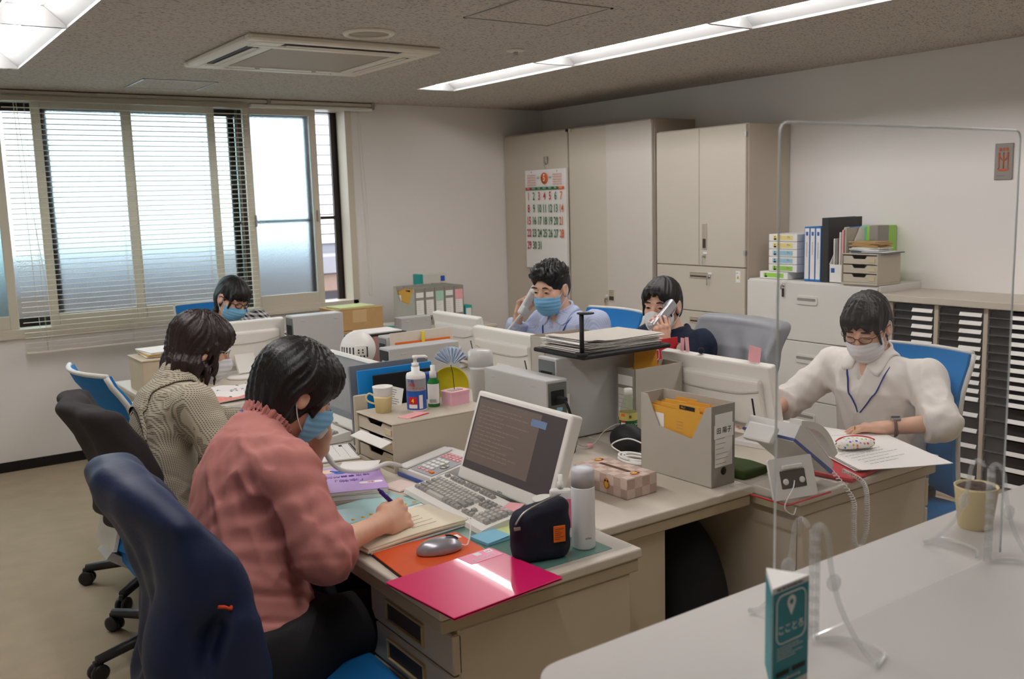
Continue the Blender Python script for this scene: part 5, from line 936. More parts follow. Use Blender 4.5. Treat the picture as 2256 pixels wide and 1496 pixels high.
# ---- calendar
t = thing('wall_calendar', 'large May wall calendar with red, green and orange dates on the corner cabinet', 'calendar', (4.392, 5.775, 1.03)); Yc, Wc, Hc = 0, .51, .745
G().sheet(lambda u, v: (-.004-.010*math.sin(u*2.2)*(1-v)*.6, (u-.5)*Wc, v*Hc), 8, 6, .002).make('sheet', m_paper, t); bx('back_sheets', m_paper, t, .002, .010, -Wc/2, Wc/2, .02, Hc, 0)
X_ = -.016; cR = M('date_red', (204, 34, 52), .6); cG = M('date_green', (28, 112, 62), .6); cO = M('date_orange', (230, 104, 30), .6)
def zrow(i): return .545-.0935*i
def ycol(j): return .205-.068*j
n = 1
for i in range(5):
    for j in range(7):
        if n > 31: break
        text('date', str(n), .085, cR if (j == 0 or n in (3, 4, 5)) else (cO if j == 6 else cG), t, (X_, ycol(j), zrow(i)), Rc, sx=.62, bold=.012); n += 1
for j, d in enumerate(('SUN', 'MON', 'TUE', 'WED', 'THU', 'FRI', 'SAT')): b_ = bx('weekday_bar', cR if j == 0 else (cO if j == 6 else cG), t, X_, X_+.001, ycol(j)-.034, ycol(j)+.034, .595, .615, 0); text('weekday', d, .018, m_paper, b_, (X_-.0006, ycol(j), .605), Rc)
G().lathe([(.042, 0), (.042, .001)], (X_+.001, 0, .68), 32, Ry(-math.pi/2)).make('month_disc', cO, t); text('month', '5', .075, m_paper, t, (X_-.0012, 0, .68), Rc, sx=.7, bold=.02)
text('month_name', 'MAY', .018, m_print, t, (X_, -.075, .683), Rc); text('year', '2022', .018, cG, t, (X_, .075, .683), Rc)
for y0, s in ((.16, '4'), (-.16, '6')):
    text('small_month', s, .022, m_print, t, (X_, y0, .728), Rc); g = G()
    for r in range(5):
        for c_ in range(7): g.prism([(-.0035, -.0045), (.0035, -.0045), (.0035, .0045), (-.0035, .0045)], 0, .0006, Rc, (X_, y0+.048-c_*.016, .705-r*.018))
    g.make('small_dates', M('date_faint', (214, 120, 96), .6), t)
bx('hook_clip', m_alu, t, -.006, .016, -.018, .018, .79, .84, .003); G().tube([(-.004, 0, .79), (-.006, .01, .775), (-.004, 0, .765), (-.002, -.006, .745)], .002, 6, 4).make('hook_wire', m_alu, t)
# ------------------------------------------------------------ people
m_skin = M('skin', (226, 178, 150), .5, var=.05, scale=25, sss=.12)
m_skin2 = M('skin_fair', (230, 184, 158), .5, var=.05, scale=25, sss=.12)
def hair_mat(name, c, sheen):
    m = M(name, c, .42, var=.5, scale=8, spec=.5); n, l, b = nodes(m)
    tc = n.new('ShaderNodeTexCoord'); mp = n.new('ShaderNodeMapping'); mp.inputs['Scale'].default_value = (260, 260, 14); wv = n.new('ShaderNodeTexNoise'); wv.inputs['Scale'].default_value = 1; wv.inputs['Detail'].default_value = 2
    bp = n.new('ShaderNodeBump'); bp.inputs['Strength'].default_value = .6; bp.inputs['Distance'].default_value = .002
    l.new(tc.outputs['Object'], mp.inputs[0]); l.new(mp.outputs[0], wv.inputs['Vector']); l.new(wv.outputs[0], bp.inputs['Height']); l.new(bp.outputs[0], b.inputs['Normal'])
    return m
m_hair = hair_mat('black_hair', (20, 17, 17), .3); m_hairb = hair_mat('brown_black_hair', (44, 30, 27), .3)
m_mblue = M('mask_blue', (126, 186, 224), .7, var=.03); m_mwhite = M('mask_white', (236, 236, 240), .7, var=.02)
m_lany = M('lanyard_blue', (34, 66, 150), .55)
m_eye = M('eye_dark', (24, 18, 16), .25); m_brow = M('eyebrow', (52, 40, 36), .8)
m_glass_frame = M('spectacle_frame', (60, 34, 30), .35); m_gold = M('gold_ring', (214, 168, 74), .25, metal=1)
m_black_cloth = M('black_trousers', (24, 24, 27), .85, var=.2, scale=20, bump=.2, bscale=300)
m_shoe = M('black_shoe', (26, 25, 25), .4)
def wovens(name, c1, c2, s, kind, rough=.85):
    """woven cloth: stripes, gingham or fine tweed from object coordinates"""
    m = M(name, c1, rough, var=.05, scale=40, bump=.15, bscale=700); n, l, b = nodes(m); src = b.inputs['Base Color'].links[0].from_socket
    tc = n.new('ShaderNodeTexCoord'); mx = n.new('ShaderNodeMix'); mx.data_type = 'RGBA'; mx.inputs[7].default_value = (*lin(c2), 1); l.new(src, mx.inputs[6])
    def band(vec, freq):
        d = n.new('ShaderNodeVectorMath'); d.operation = 'DOT_PRODUCT'; d.inputs[1].default_value = vec; l.new(tc.outputs['Object'], d.inputs[0])
        a = n.new('ShaderNodeMath'); a.operation = 'MULTIPLY'; a.inputs[1].default_value = freq; l.new(d.outputs['Value'], a.inputs[0])
        f = n.new('ShaderNodeMath'); f.operation = 'SINE'; l.new(a.outputs[0], f.inputs[0]); g_ = n.new('ShaderNodeMath'); g_.operation = 'GREATER_THAN'; g_.inputs[1].default_value = .0; l.new(f.outputs[0], g_.inputs[0]); return g_.outputs[0]
    a = band((.8, .6, .02), s)
    if kind == 'stripe': fac = n.new('ShaderNodeMath'); fac.operation = 'MULTIPLY'; fac.inputs[1].default_value = .45; l.new(a, fac.inputs[0])
    else:
        b2 = band((.05, -.05, 1), s); fac = n.new('ShaderNodeMath'); fac.operation = 'ADD' if kind == 'gingham' else 'MULTIPLY'; l.new(a, fac.inputs[0]); l.new(b2, fac.inputs[1])
        if kind == 'gingham': f2 = n.new('ShaderNodeMath'); f2.operation = 'MULTIPLY'; f2.inputs[1].default_value = .5; l.new(fac.outputs[0], f2.inputs[0]); fac = f2
    l.new(fac.outputs[0], mx.inputs[0]); l.new(mx.outputs[2], b.inputs['Base Color']); return m
m_pinkb = M('pink_blouse_cotton', (190, 124, 117), .8, var=.06, scale=14, bump=.12, bscale=600)
m_tweed = wovens('tweed_wool', (186, 178, 158), (92, 84, 72), 1150, 'tweed')
m_ging = wovens('black_white_gingham', (238, 238, 236), (20, 20, 24), 270, 'gingham')
m_stripe = wovens('striped_blue_shirt', (196, 206, 232), (150, 166, 212), 900, 'stripe')
m_navy = M('navy_knit', (24, 36, 58), .9, var=.15, scale=30, bump=.3, bscale=500); m_wshirt = M('white_shirt_linen', (238, 233, 226), .8, var=.03, scale=12, bump=.12, bscale=500)
HS = .93
def head_frame(c, f, roll=0):
    f = Vector(f).normalized(); l = Vector((0, 0, 1)).cross(f).normalized(); u = f.cross(l)
    if roll: l, u = l*math.cos(roll)+u*math.sin(roll), u*math.cos(roll)-l*math.sin(roll)
    return np.array([list(f), list(l), list(u)]).T, np.array(c, float)
def head_sdf(q):
    a = np.abs(q[:, 1]); s = np.stack([q[:, 0], a, q[:, 2]], 1)
    d = smin(ell(q, (-.012, 0, .032), (.098, .077, .092)), ell(q, (.026, 0, -.045), (.068, .061, .08)), .03)
    d = smin(d, cap(q, (.04, 0, -.103), (.062, 0, -.102), .025), .025)
    d = smin(d, cap(s, (.05, .04, -.03), (.062, .03, -.045), .026), .02)
    d = smin(d, cap(s, (.084, .012, .02), (.074, .045, .016), .011), .014)
    d = smax(d, -ell(s, (.106, .031, -.004), (.02, .019, .0105)), .01)
    d = smin(d, ell(s, (.079, .031, -.003), (.012, .016, .012)), .004)
    d = smin(d, cap(q, (.088, 0, .0), (.108, 0, -.036), .007, .0125), .01)
    d = smin(d, cap(s, (.096, .008, -.04), (.1, .011, -.04), .007), .006)
    ear = smax(ell(s, (-.008, .08, -.012), (.02, .011, .033)), -ell(s, (-.004, .091, -.008), (.011, .008, .02)), .004)
    return smin(d, ear, .008)
def mask_sdf(q, kind):
    s = np.stack([q[:, 0], np.abs(q[:, 1]), q[:, 2]], 1)
    base = smin(ell(q, (.03, 0, -.058), (.078, .069, .085)), cap(q, (.088, 0, -.012), (.104, 0, -.05), .012, .022), .04)
    if kind == 'fold': base = smin(ell(q, (.03, 0, -.06), (.076, .069, .082)), cap(q, (.098, 0, -.02), (.118, 0, -.066), .008, .012), .05)
    else: base = base+.0009*np.sin(q[:, 2]*330+np.abs(q[:, 1])*60)
    d = np.abs(base)-.0026
    top = q[:, 2]-(-.022-.16*np.maximum(0, s[:, 1]-.01)) if kind != 'fold' else q[:, 2]-(-.014-.42*np.maximum(0, s[:, 1]-.006))
    bot = -.132+.25*np.maximum(0, s[:, 1]-.02)-q[:, 2]
    return smax(smax(smax(d, top, .002), bot, .002), .026-q[:, 0]+.1*np.maximum(0, -q[:, 2]-.08), .002)
def hand_fn(w, d, n, side, curls, spread=1.0, thumb=(.62, .6, .45), tcurl=.3, s=1.0):
    d = Vector(d).normalized(); n = Vector(n); n = (n-d*n.dot(d)).normalized(); t = d.cross(n)*(1 if side == 'R' else -1)
    A = np.array([list(d), list(t), list(n)]).T; w = np.array(w, float)
    segs = []
    for off, ln, cu, sp in zip((.031, .0106, -.0106, -.030), (.073, .081, .075, .058), curls, (.10, .03, -.05, -.13)):
        p = np.array([.088-abs(off)*.25, off, .0]); a = 0
        for fr, ca, ra, rb in zip((.46, .30, .26), cu, (.0086, .008, .0073), (.008, .0073, .006)):
            a += math.radians(ca); dv = np.array([math.cos(a), sp*spread*math.cos(a), math.sin(a)]); q = p+dv*ln*fr; segs.append((p, q, ra, rb)); p = q
    tv = np.array(thumb, float); tv /= np.linalg.norm(tv); p0 = np.array([.018, .026, .006]); p1 = p0+tv*.036; t2 = tv+np.array([tcurl, -tcurl*.7, .1]); t2 /= np.linalg.norm(t2); p2 = p1+t2*.034; t3 = t2+np.array([tcurl*.6, -tcurl*.6, 0]); t3 /= np.linalg.norm(t3); p3 = p2+t3*.027
    tseg = [(p0, p1, .014, .0115), (p1, p2, .0108, .0098), (p2, p3, .0096, .007)]
    def f(P):
        q = ((P-w) @ A)/s
        r = smin(rbox(q, (.046, .001, -.001), (.04, .038, .0125), .012), cap(q*[1, 1, 1.25], (-.02, 0, 0), (.03, 0, 0), .024, .027), .02)
        fing = None
        for a_, b_, ra, rb in segs:
            c_ = cap(q, a_, b_, ra, rb); fing = c_ if fing is None else np.minimum(fing, c_)
        for o_ in (.031, .0106, -.0106, -.030): r = smin(r, cap(q, (.074, o_, -.006), (.086-abs(o_)*.25, o_, -.004), .0092), .005)
        r = smin(r, fing, .0035)
        for a_, b_, ra, rb in tseg: r = smin(r, cap(q, a_, b_, ra, rb), .008)
        return r*s
    return f, (lambda p: w+A @ (np.array(p)*s))
def loft(P, p, n, side, prof, bend=0.0):
    """torso: elliptic sections along the spine p->n; prof rows (t, half width, half depth); returns distance and t"""
    p = np.asarray(p, float); n = np.asarray(n, float); ax = n-p; L = np.linalg.norm(ax); ax /= L; s = np.asarray(side, float); s = s-ax*(s @ ax); s /= np.linalg.norm(s); f = np.cross(s, ax)
    q = P-p; h = q @ ax; t = np.clip(h/L, 0, 1); tb = t*(1-t)*4; a = np.interp(t, prof[0], prof[1]); b = np.interp(t, prof[0], prof[2])
    x = q @ s; y = q @ f-bend*tb; e = np.sqrt((x/a)**2+(y/b)**2); r = (e-1)*np.minimum(a, b)*(1+.25*(np.abs(x)/(np.abs(x)+np.abs(y)+1e-6))); o = h-t*L
    return np.where(np.abs(o) < 1e-9, r, np.sqrt(np.maximum(r, 0)**2+o**2)+np.minimum(r, 0)*(np.abs(o) < .02)), t
def solve_surface(f, p, off=.003, it=12):
    p = np.array(p, float)
    for _ in range(it):
        d = f(p[None])[0]-off; e = .002; g = np.array([f((p+e*np.eye(3)[i])[None])[0]-f((p-e*np.eye(3)[i])[None])[0] for i in range(3)])/(2*e); g /= np.linalg.norm(g)+1e-9; p = p-g*d*.9
    return p
def near(P, c, r, rin, f):
    """f evaluated only within r of c; elsewhere a safe distance"""
    e = np.sqrt(((P-c)**2).sum(1)); o = e-rin; m = e < r
    if m.any(): o[m] = f(P[m])
    return o
def person(name_label, J, hair_fn, m_h, m_top, top, mask, m_mask, skin=m_skin, m_bot=m_black_cloth, folds=.006, seed=0, prof=None, hem=.50, body_scale=1.0):
    """J: joints in metres. Returns root and helpers"""
    root = thing('person', name_label, 'person', (J['pelvis'][0], J['pelvis'][1], 0)); base = np.array([J['pelvis'][0], J['pelvis'][1], 0.])
    A, hc = head_frame(J['head'], J['face'], J.get('roll', 0)); hs = J.get('hs', HS)
    ql = lambda P: ((P-hc) @ A)/hs
    tow = lambda p: hc+A @ (np.array(p)*hs)                      # head-local -> world
    shL, shR, elL, elR, wrL, wrR = [np.array(J[k], float) for k in ('shL', 'shR', 'elL', 'elR', 'wrL', 'wrR')]
    nb = np.array(J['neck'], float); pv = np.array(J['pelvis'], float); side = shL-shR; sc = body_scale
    bend = J.get('bend', -.02); ndir = (nb-pv)/np.linalg.norm(nb-pv)
    T = [0, .25, .5, .75, .9, 1]; PA = prof or ([.165, .15, .15, .165, .15, .06], [.125, .115, .11, .11, .085, .055])
    bodyP = (T, [v*sc*.84 for v in PA[0]], [v*sc*.82 for v in PA[1]]); topP = (T, [v*sc for v in PA[0]], [v*sc for v in PA[1]])
    hands = []
    for sd, w in (('L', wrL), ('R', wrR)):
        h = J['hand'+sd]; hands.append(hand_fn(w, h['d'], h['n'], sd, h['curl'], h.get('spread', 1), h.get('thumb', (.62, .6, .45)), h.get('tcurl', .3), h.get('s', .95)))
    legs = []
    fwd = np.cross(side/np.linalg.norm(side), [0, 0, 1.]); sdv = side/np.linalg.norm(side)
    for s in (1, -1):
        hip = pv+sdv*s*.09; knee = np.array(J['knee'+('L' if s > 0 else 'R')], float); ank = np.array([knee[0], knee[1], .09])+fwd*J.get('foot', -.05); legs.append((hip, knee, ank))
    def arms(P, ex=0):
        d = None
        for sh, el, wr in ((shL, elL, wrL), (shR, elR, wrR)):
            a = smin(cap(P, sh, el, .045+ex, .038+ex), cap(P, el, wr, .038+ex, .025+ex*.7), .02); d = a if d is None else np.minimum(d, a)
        return d
    def body(P):
        d = near(P, hc, .24, .15, lambda Q: head_sdf(ql(Q))*hs)
        nk = cap(P, tow((-.032, 0, -.03)), nb+(pv-nb)*.06, .047, .052); d = smin(d, nk, .03)
        ts, _ = loft(P, pv, nb, side, bodyP, bend); d = smin(d, ts, .04); d = smin(d, arms(P, -.002), .035); d = smin(d, np.minimum(cap(P, nb-ndir*.05, shL, .035, .042), cap(P, nb-ndir*.05, shR, .035, .042)), .03)
        for (h, _), w_ in zip(hands, (wrL, wrR)): d = smin(d, near(P, w_, .25, .2, h), .012)
        for hip, kn, an in legs: d = smin(d, smin(cap(P, hip, kn, .075, .052), cap(P, kn, an, .05, .035), .03), .04)
        return d
    pts = [hc, nb, pv, shL, shR, elL, elR, wrL, wrR]+[p for l in legs for p in l]
    lo = np.min(pts, 0)-.17; hi = np.max(pts, 0)+.17; lo[2] = max(lo[2], .02)
    V1, F1 = sdf_mesh(body, lo, hi, .011)
    def region(c, r): return (np.abs(V1-c) < r-.006).all(1)
    regs = [(hc+A @ np.array([.0, 0, -.01]), .165, .0042), (wrL+np.array(Vector(J['handL']['d']).normalized())*.07, .11, .0027), (wrR+np.array(Vector(J['handR']['d']).normalized())*.07, .11, .0027)]
    Vs, Fs = [V1], []; inside = np.zeros(len(V1), bool)
    for c, r, h in regs: inside |= region(c, r)
    Fs.append(F1[~inside[F1].all(1)]); k = len(V1)
    for c, r, h in regs:
        def cl(P, c=c, r=r): return body(P)
        V2, F2 = sdf_mesh(cl, c-r, c+r, h); ok = ((np.abs(V2-c) < r+1e-6).all(1)); Fs.append(F2[ok[F2].all(1)]+k); Vs.append(V2); k += len(V2)
    obj('body', np_mesh('body', np.vstack(Vs)-base, np.vstack(Fs)), skin, root)
    # hair
    hr = J.get('hair_box', .26)
    sdf_obj('hair', lambda P: hair_fn(ql(P))*hs, hc-hr, hc+hr, .0045, m_h, root, base)
    # top
    cover = top.get('cover', .9); ease = top.get('ease', .014); sleeves = []
    for sh, el, wr in ((shL, elL, wrL), (shR, elR, wrR)): sleeves.append((sh, el, wr, el+(wr-el)*cover))
    fs = np.random.RandomState(seed).uniform(0, 6, 4)
    def foldn(P, t):
        q = P+.035*np.stack([nz(P, 9, fs[0]), nz(P, 11, fs[1]), nz(P, 10, fs[2])], 1)
        f = folds*(.5-1.2*np.abs(nz(q*[1, 1, .8], 26, fs[0])))*.55+folds*.4*(.5-np.abs(nz(q*[1.3, 1.3, .6], 58, fs[1])))
        f = f+folds*.9*np.maximum(0, np.sin((q @ (ndir*88+np.array([34, 22, 0]))))) ** 2*np.clip((.5-t)*3, 0, 1)
        f = f-folds*.85*((1-np.abs(nz(q*[1, 1, .55], 23, fs[2])))**5)-folds*.6*((1-np.abs(nz(q[:, [1, 2, 0]]*[1, .6, 1], 37, fs[3])))**5)
        for sh, el, wr, en in sleeves:
            for p_, ax_ in ((el, (el-sh)), (el, (wr-el))):
                ax_ = ax_/np.linalg.norm(ax_); h_ = (P-p_) @ ax_; rr = ((P-el)**2).sum(1); f = f+folds*.4*np.sin(h_*110+7*nz(P, 15, fs[3]))*np.exp(-rr/.012)
            rr = ((P-(sh*.85+pv*.15))**2).sum(1); f = f+folds*.6*np.sin((P @ (ndir*60+side*180))+3*nz(P, 16, fs[1]))*np.exp(-rr/.016)
        return f
    nbt = nb+ndir*top.get('neckup', 0)
    def top_fn(P, only_torso=False):
        ts, t = loft(P, pv, nbt, side, topP, bend)
        d = ts
        if only_torso: return d
        for sh, el, wr, en in sleeves:
            w0, w1, w2 = top.get('sleeve', (.062, .056, .045))
            ax = (wr-el)/np.linalg.norm(wr-el); a = smin(cap(P, sh, el, w0, w1), smax(cap(P, el, en, w1, w2), (P-en) @ ax, .006), .02); a = smin(a, cap(P, nb-ndir*.045, sh, .045, w0*.92), .03)
            if top.get('cuff'): a = smin(a, smax(cap(P, en-ax*.035, en-ax*.002, w2+.007, w2+.008), np.maximum((P-en) @ ax, -((P-en) @ ax)-.04), .004), .006)
            d = smin(d, a, top.get('blend', .045))
        m_ = np.abs(d) < .06
        if m_.any(): d[m_] = d[m_]+foldn(P[m_], t[m_])
        nkd = cap(P, tow((-.032, 0, -.03)), nb+(nb-tow((-.032, 0, -.03)))*.05, top.get('hole', .056), top.get('hole', .056)+.002); d = smax(d, -nkd, .012)
        if 'vneck' in top:
            fo = np.cross(side/np.linalg.norm(side), ndir); c = nb+fo*.085-ndir*.01; d = smax(d, -cap(P, c+ndir*.06, c-ndir*top['vneck'], .05, .004), .006)
        if 'bust' in top: fo = np.cross(side/np.linalg.norm(side), ndir); c = pv+(nb-pv)*.66+fo*.075; d = smin(d, cap(P, c+sdv*.06, c-sdv*.06, top['bust']), .05)
        return smax(d, hem-P[:, 2]+.012*np.sin(P[:, 0]*23+P[:, 1]*17), .008)
    sdf_obj(top['name'], top_fn, lo, hi, .006, m_top, root, base)
    # trousers or skirt
    def bot_fn(P):
        d = None
        for hip, kn, an in legs:
            a = smin(cap(P, hip, kn, .096, .075), cap(P, kn, an+np.array([0, 0, .02]), .072, .06), .04); d = a if d is None else smin(d, a, .05)
        hp = cap(P, pv+sdv*.06, pv-sdv*.06, PA[1][0]*.97); d = smin(d, hp, .05); return smax(d+.004*nz(P, 40, fs[3]), np.maximum(.07-P[:, 2], P[:, 2]-hem-.06), .01)
    sdf_obj('trousers', bot_fn, lo, hi, .012, m_bot, root, base)
    for i, (hip, kn, an) in enumerate(legs):
        toe = an+fwd*.16; f = lambda P: smax(smin(cap(P, [an[0], an[1], .045], [toe[0], toe[1], .035], .042, .035), cap(P, [an[0], an[1], .04], [an[0], an[1], .1], .04), .02), .002-P[:, 2], .003)
        sdf_obj('shoe', f, np.minimum(an, toe)-.1, np.maximum(an, toe)+.1, .01, m_shoe, root, base)
    # mask with ear loops
    if mask:
        sdf_obj('mask', lambda P: mask_sdf(ql(P), mask)*hs, hc-.15, hc+.15, .0026, m_mask, root, base); mk = root.children[-1]
        for s in (1, -1):
            loop = [(.034, .067, -.046), (.012, .074, -.02), (-.012, .083, .016), (-.026, .086, .004), (-.024, .085, -.03), (.0, .074, -.07), (.03, .06, -.10)]
            G().tube([tow((a, s*b, c))-base for a, b, c in loop], .0016, 6, 4).make('ear_loop', m_mwhite, mk)
    eyes = J.get('eyes', 'open')
    for s in (1, -1):
        g = G(); n_ = 5
        G().tube([tow((.099-abs(i-1.5)*.004+(.001 if i else 0), s*(.015+i*.0125), .021+[.0, .003, .004, -.001][i]))-base for i in range(4)], [.0026, .0036, .0034, .0018], 6, 3).make('eyebrow', m_brow, root)
        if eyes == 'open':
            R3 = Matrix([list(r) for r in A]); G().lathe([(.0005, .0042), (.0042, .0026), (.0052, 0), (.0042, -.0026)], tow((.0895, s*.031, -.0035))-base, 12, R3 @ Ry(math.pi/2), sx=.9, sy=1.7).make('eye', m_eye, root)
        G().tube([tow((.0915-abs(i-2)*.0022, s*(.018+i*.0066), -.0005-.0022*abs(i-2)-(.004 if eyes != 'open' else 0)))-base for i in range(5)], .0012, 6, 2).make('eyelash', m_eye, root)
    return dict(root=root, base=base, tow=tow, A=A, hc=hc, top=top_fn, body=body, hands=hands, ql=ql, ndir=ndir, side=sdv)
def lanyard(pr, path, m=m_lany, r=.0045):
    """ribbon around the neck lying on the clothes"""
    f = (lambda P: pr['top'](P, True)-.004); pts = catmull([Vector(p) for p in path], 6); q = [Vector(solve_surface(f, p, .002)) for p in pts]
    q = [(q[max(i-1, 0)]+q[i]*2+q[min(i+1, len(q)-1)])/4 for i in range(len(q))]
    G().tube([p-Vector(pr['base']) for p in q], r, 8, flat=.5).make('lanyard', m, pr['root'])
def glasses(pr, m, r=.0014, half=(.022, .0155), dz=-.006):
    g = G(); tow, b = pr['tow'], pr['base']
    for s in (1, -1):
        g.tube([tow((.108-.012*abs(math.cos(a))*(1 if math.cos(a)*1 > 0 else 0)-.002, s*(.031+half[0]*math.cos(a)), dz+half[1]*math.sin(a)))-b for a in [2*math.pi*i/20 for i in range(20)]], r, 6, closed=True)
        g.tube([tow((.098, s*.053, dz+.005))-b, tow((.075, s*.072, dz+.008))-b, tow((.0, s*.086, dz+.012))-b, tow((-.02, s*.087, dz+.0))-b], r, 6, 3)
    g.tube([tow((.107, -.009, dz+.003))-b, tow((.11, 0, dz+.006))-b, tow((.107, .009, dz+.003))-b], r, 6, 3); return g.make('glasses', m, pr['root'])
def collar(pr, m, out=.088, tip=.035, lift=.006, gap=.35, stand=.022):
    """folded collar lying on the shoulders round the neck, open at the front"""
    tow = pr['tow']; nbp = np.array(pr['nb']); up_ = tow((-.032, 0, -.03))-nbp; up_ /= np.linalg.norm(up_); sd = pr['side']; sd = sd-up_*(sd @ up_); sd /= np.linalg.norm(sd); fo = np.cross(sd, up_)
    def f(P):
        q = P-nbp; h = q @ up_; x = q @ fo; y = q @ sd; r = np.sqrt(x*x+y*y); an = np.abs(np.arctan2(y, x)); R = out+tip*np.exp(-((an-.75)/.35)**2)
        fall = smax(np.abs(pr['top'](P)-lift)-.005, r-R, .004); st = smax(np.abs(r-.062-.25*np.maximum(0, -h))-.005, np.abs(h-stand*.5)-stand*.5-.012, .003)
        return smax(smin(fall, st, .008), (gap-an)*r, .004)
    sdf_obj('collar', f, nbp-.16, nbp+.16, .004, m, pr['root'], pr['base'])
def strands(q, k=46, amp=.0035): ph = np.arctan2(q[:, 1], q[:, 0]+.02); w = ph+.25*np.sin(q[:, 2]*13+ph*2); return amp*(np.sin(w*k)*.45+np.sin(w*k*.37+1)*.6+.5*np.sin(w*k*2.3+q[:, 2]*40)*.5)
def sym(q): return np.stack([q[:, 0], np.abs(q[:, 1]), q[:, 2]], 1)
def face_cut(q, zt=.045, wide=.066, back=.03):
    ph = np.arctan2(q[:, 1], q[:, 0]+.02); q = q+np.stack([0*ph, .003*np.sin(ph*31), .007*np.sin(ph*23+1)+.004*np.sin(ph*57)], 1)
    return ell(q, (.105, 0, -.06), (.105-back, wide, zt+.06))
def hair_bob(q):                                                     # full rounded short bob, ear partly bare
    d = smin(ell(q, (-.014, 0, .042), (.122, .104, .108)), ell(q, (-.05, 0, -.03), (.082, .094, .10)), .04)
    d = smin(d, ell(q, (.05, 0, .055), (.066, .08, .06)), .03); s = sym(q)
    d = smin(d, cap(s, (.045, .078, .02), (.038, .078, -.055), .02, .008), .02)
    d = smax(d, -face_cut(q, .03, .07, .035), .012); d = smax(d, -cap(s, (-.004, .1, -.02), (.004, .11, -.09), .024, .035), .012)
    return smax(d+strands(q), -.125-q[:, 2]+.25*np.maximum(0, q[:, 0]+.02), .02)
def hair_long(q):                                                    # chin-length hair with tips turned out
    s = sym(q); d = smin(ell(q, (-.012, 0, .042), (.118, .098, .103)), ell(q, (-.04, 0, -.05), (.085, .092, .115)), .04)
    for i, (y, x) in enumerate(((.085, -.06), (.09, -.02), (.07, -.09), (.04, -.1))): d = smin(d, cap(s, (x, y, -.06), (x*1.2-.005, y*1.06, -.15-.01*(i % 2)), .024, .007), .018)
    d = smin(d, cap(s, (.03, .084, .02), (.055, .078, -.13), .016, .005), .015); d = smin(d, cap(s, (.0, .088, -.02), (.03, .088, -.15), .016, .004), .015)
    d = smin(d, ell(q, (.055, 0, .06), (.058, .075, .05)), .03)
    d = smax(d, -face_cut(q, .035, .068, .035), .01); d = smax(d, -ell(s, (-.004, .1, -.03), (.016, .022, .03)), .008)
    return d+strands(q, 40, .005)
def hair_tied(q, tail=(-.1, 0, -.03), low=(-.115, .0, -.17), bang=.04, part=0):     # drawn back into a low tail, bangs in front
    s = sym(q); d = smin(ell(q, (-.014, 0, .04), (.107, .086, .095)), ell(q, (-.05, 0, -.02), (.07, .078, .08)), .03)
    d = smin(d, cap(q, tail, low, .03, .016), .02); d = smin(d, ell(q, (.06, 0, .055), (.052, .068, .045)), .03)
    d = smin(d, cap(s, (.062, .06, .04), (.058, .071, -.045), .012, .004), .012)
    d = smax(d, -face_cut(q, bang, .064, .03), .008); d = smax(d, -ell(s, (-.004, .1, -.03), (.022, .03, .045)), .01)
    return d+strands(q, 44, .003)
def hair_short(q):                                                   # cropped sides, tousled top
    d = smin(ell(q, (-.014, 0, .045), (.108, .086, .098)), ell(q, (-.05, 0, -.01), (.066, .074, .075)), .03); s = sym(q)
    d = smin(d, ell(q, (.045, 0, .08), (.066, .072, .046)), .03)
    d = smax(d, -ell(q, (.118, 0, -.03), (.076, .072, .098)), .008); d = smax(d, -ell(s, (0, .1, -.04), (.04, .035, .05)), .008); d = smax(d, -.085-q[:, 2]+.5*np.maximum(0, q[:, 0]+.06), .01)
    top = np.clip((q[:, 2]-.03)*14, 0, 1); return d+top*.010*np.sin(q[:, 0]*120+4*np.sin(q[:, 1]*70))*np.sin(q[:, 1]*170+3*np.sin(q[:, 2]*60))+.0015*np.sin(q[:, 0]*400)*np.sin(q[:, 1]*420)
FIST = [(60, 70, 40)]*4; RELAX = [(12, 18, 10), (14, 20, 12), (18, 22, 12), (22, 24, 14)]
# ---- person in the pink blouse
pk = person('person in a pink blouse writing with a purple pen, blue mask, short black hair',
    dict(pelvis=(.695, 2.17, .51), neck=(.805, 2.29, .985), head=(.93, 2.315, 1.075), face=(.9, -.03, -.42), shL=(.845, 2.46, .925), shR=(.80, 2.10, .925), elL=(1.0, 2.52, .745), wrL=(1.035, 2.43, .895),
         elR=(.84, 1.985, .755), wrR=(1.04, 2.075, .757), kneeL=(1.08, 2.30, .50), kneeR=(1.08, 2.10, .50), bend=-.018, foot=-.02, eyes='down',
         handL=dict(d=(-.15, -.12, 1), n=(-.5, -.8, 0), curl=[(30, 50, 30)]*4), handR=dict(d=(.86, .36, -.02), n=(.05, .88, -.45), curl=[(38, 48, 25), (48, 55, 28), (56, 58, 30), (62, 60, 30)], spread=.7, thumb=(.85, .2, .45), tcurl=.2, s=1.05)),
    hair_bob, m_hair, m_pinkb, dict(name='blouse', cover=.24, sleeve=(.072, .07, .058), cuff=True, blend=.06, neckup=.035, hole=.05), 'pleat', m_mblue, m_bot=m_black_cloth, folds=.0085, seed=1, hem=.55, prof=([.225, .20, .18, .175, .145, .062], [.205, .16, .13, .118, .095, .058]))
pk['nb'] = (.805, 2.29, .985)
def ruffle(P):
    nbp = np.array(pk['nb']); up_ = pk['tow']((-.032, 0, -.03))-nbp; up_ /= np.linalg.norm(up_); q = P-nbp; h = q @ up_; x = q-h[:, None]*up_; r = np.sqrt((x*x).sum(1)); an = np.arctan2(x @ pk['side'], x @ np.cross(pk['side'], up_))
    return smax(np.abs(r-.061-.0035*np.sin(an*26+2*np.sin(an*5))*np.clip((h-.01)*40, 0, 1)-.2*np.maximum(0, h-.03))-.0025, np.abs(h-.03)-.026, .002)
sdf_obj('ruffle_collar', ruffle, np.array(pk['nb'])-.12, np.array(pk['nb'])+.12, .003, m_pinkb, pk['root'], pk['base'])
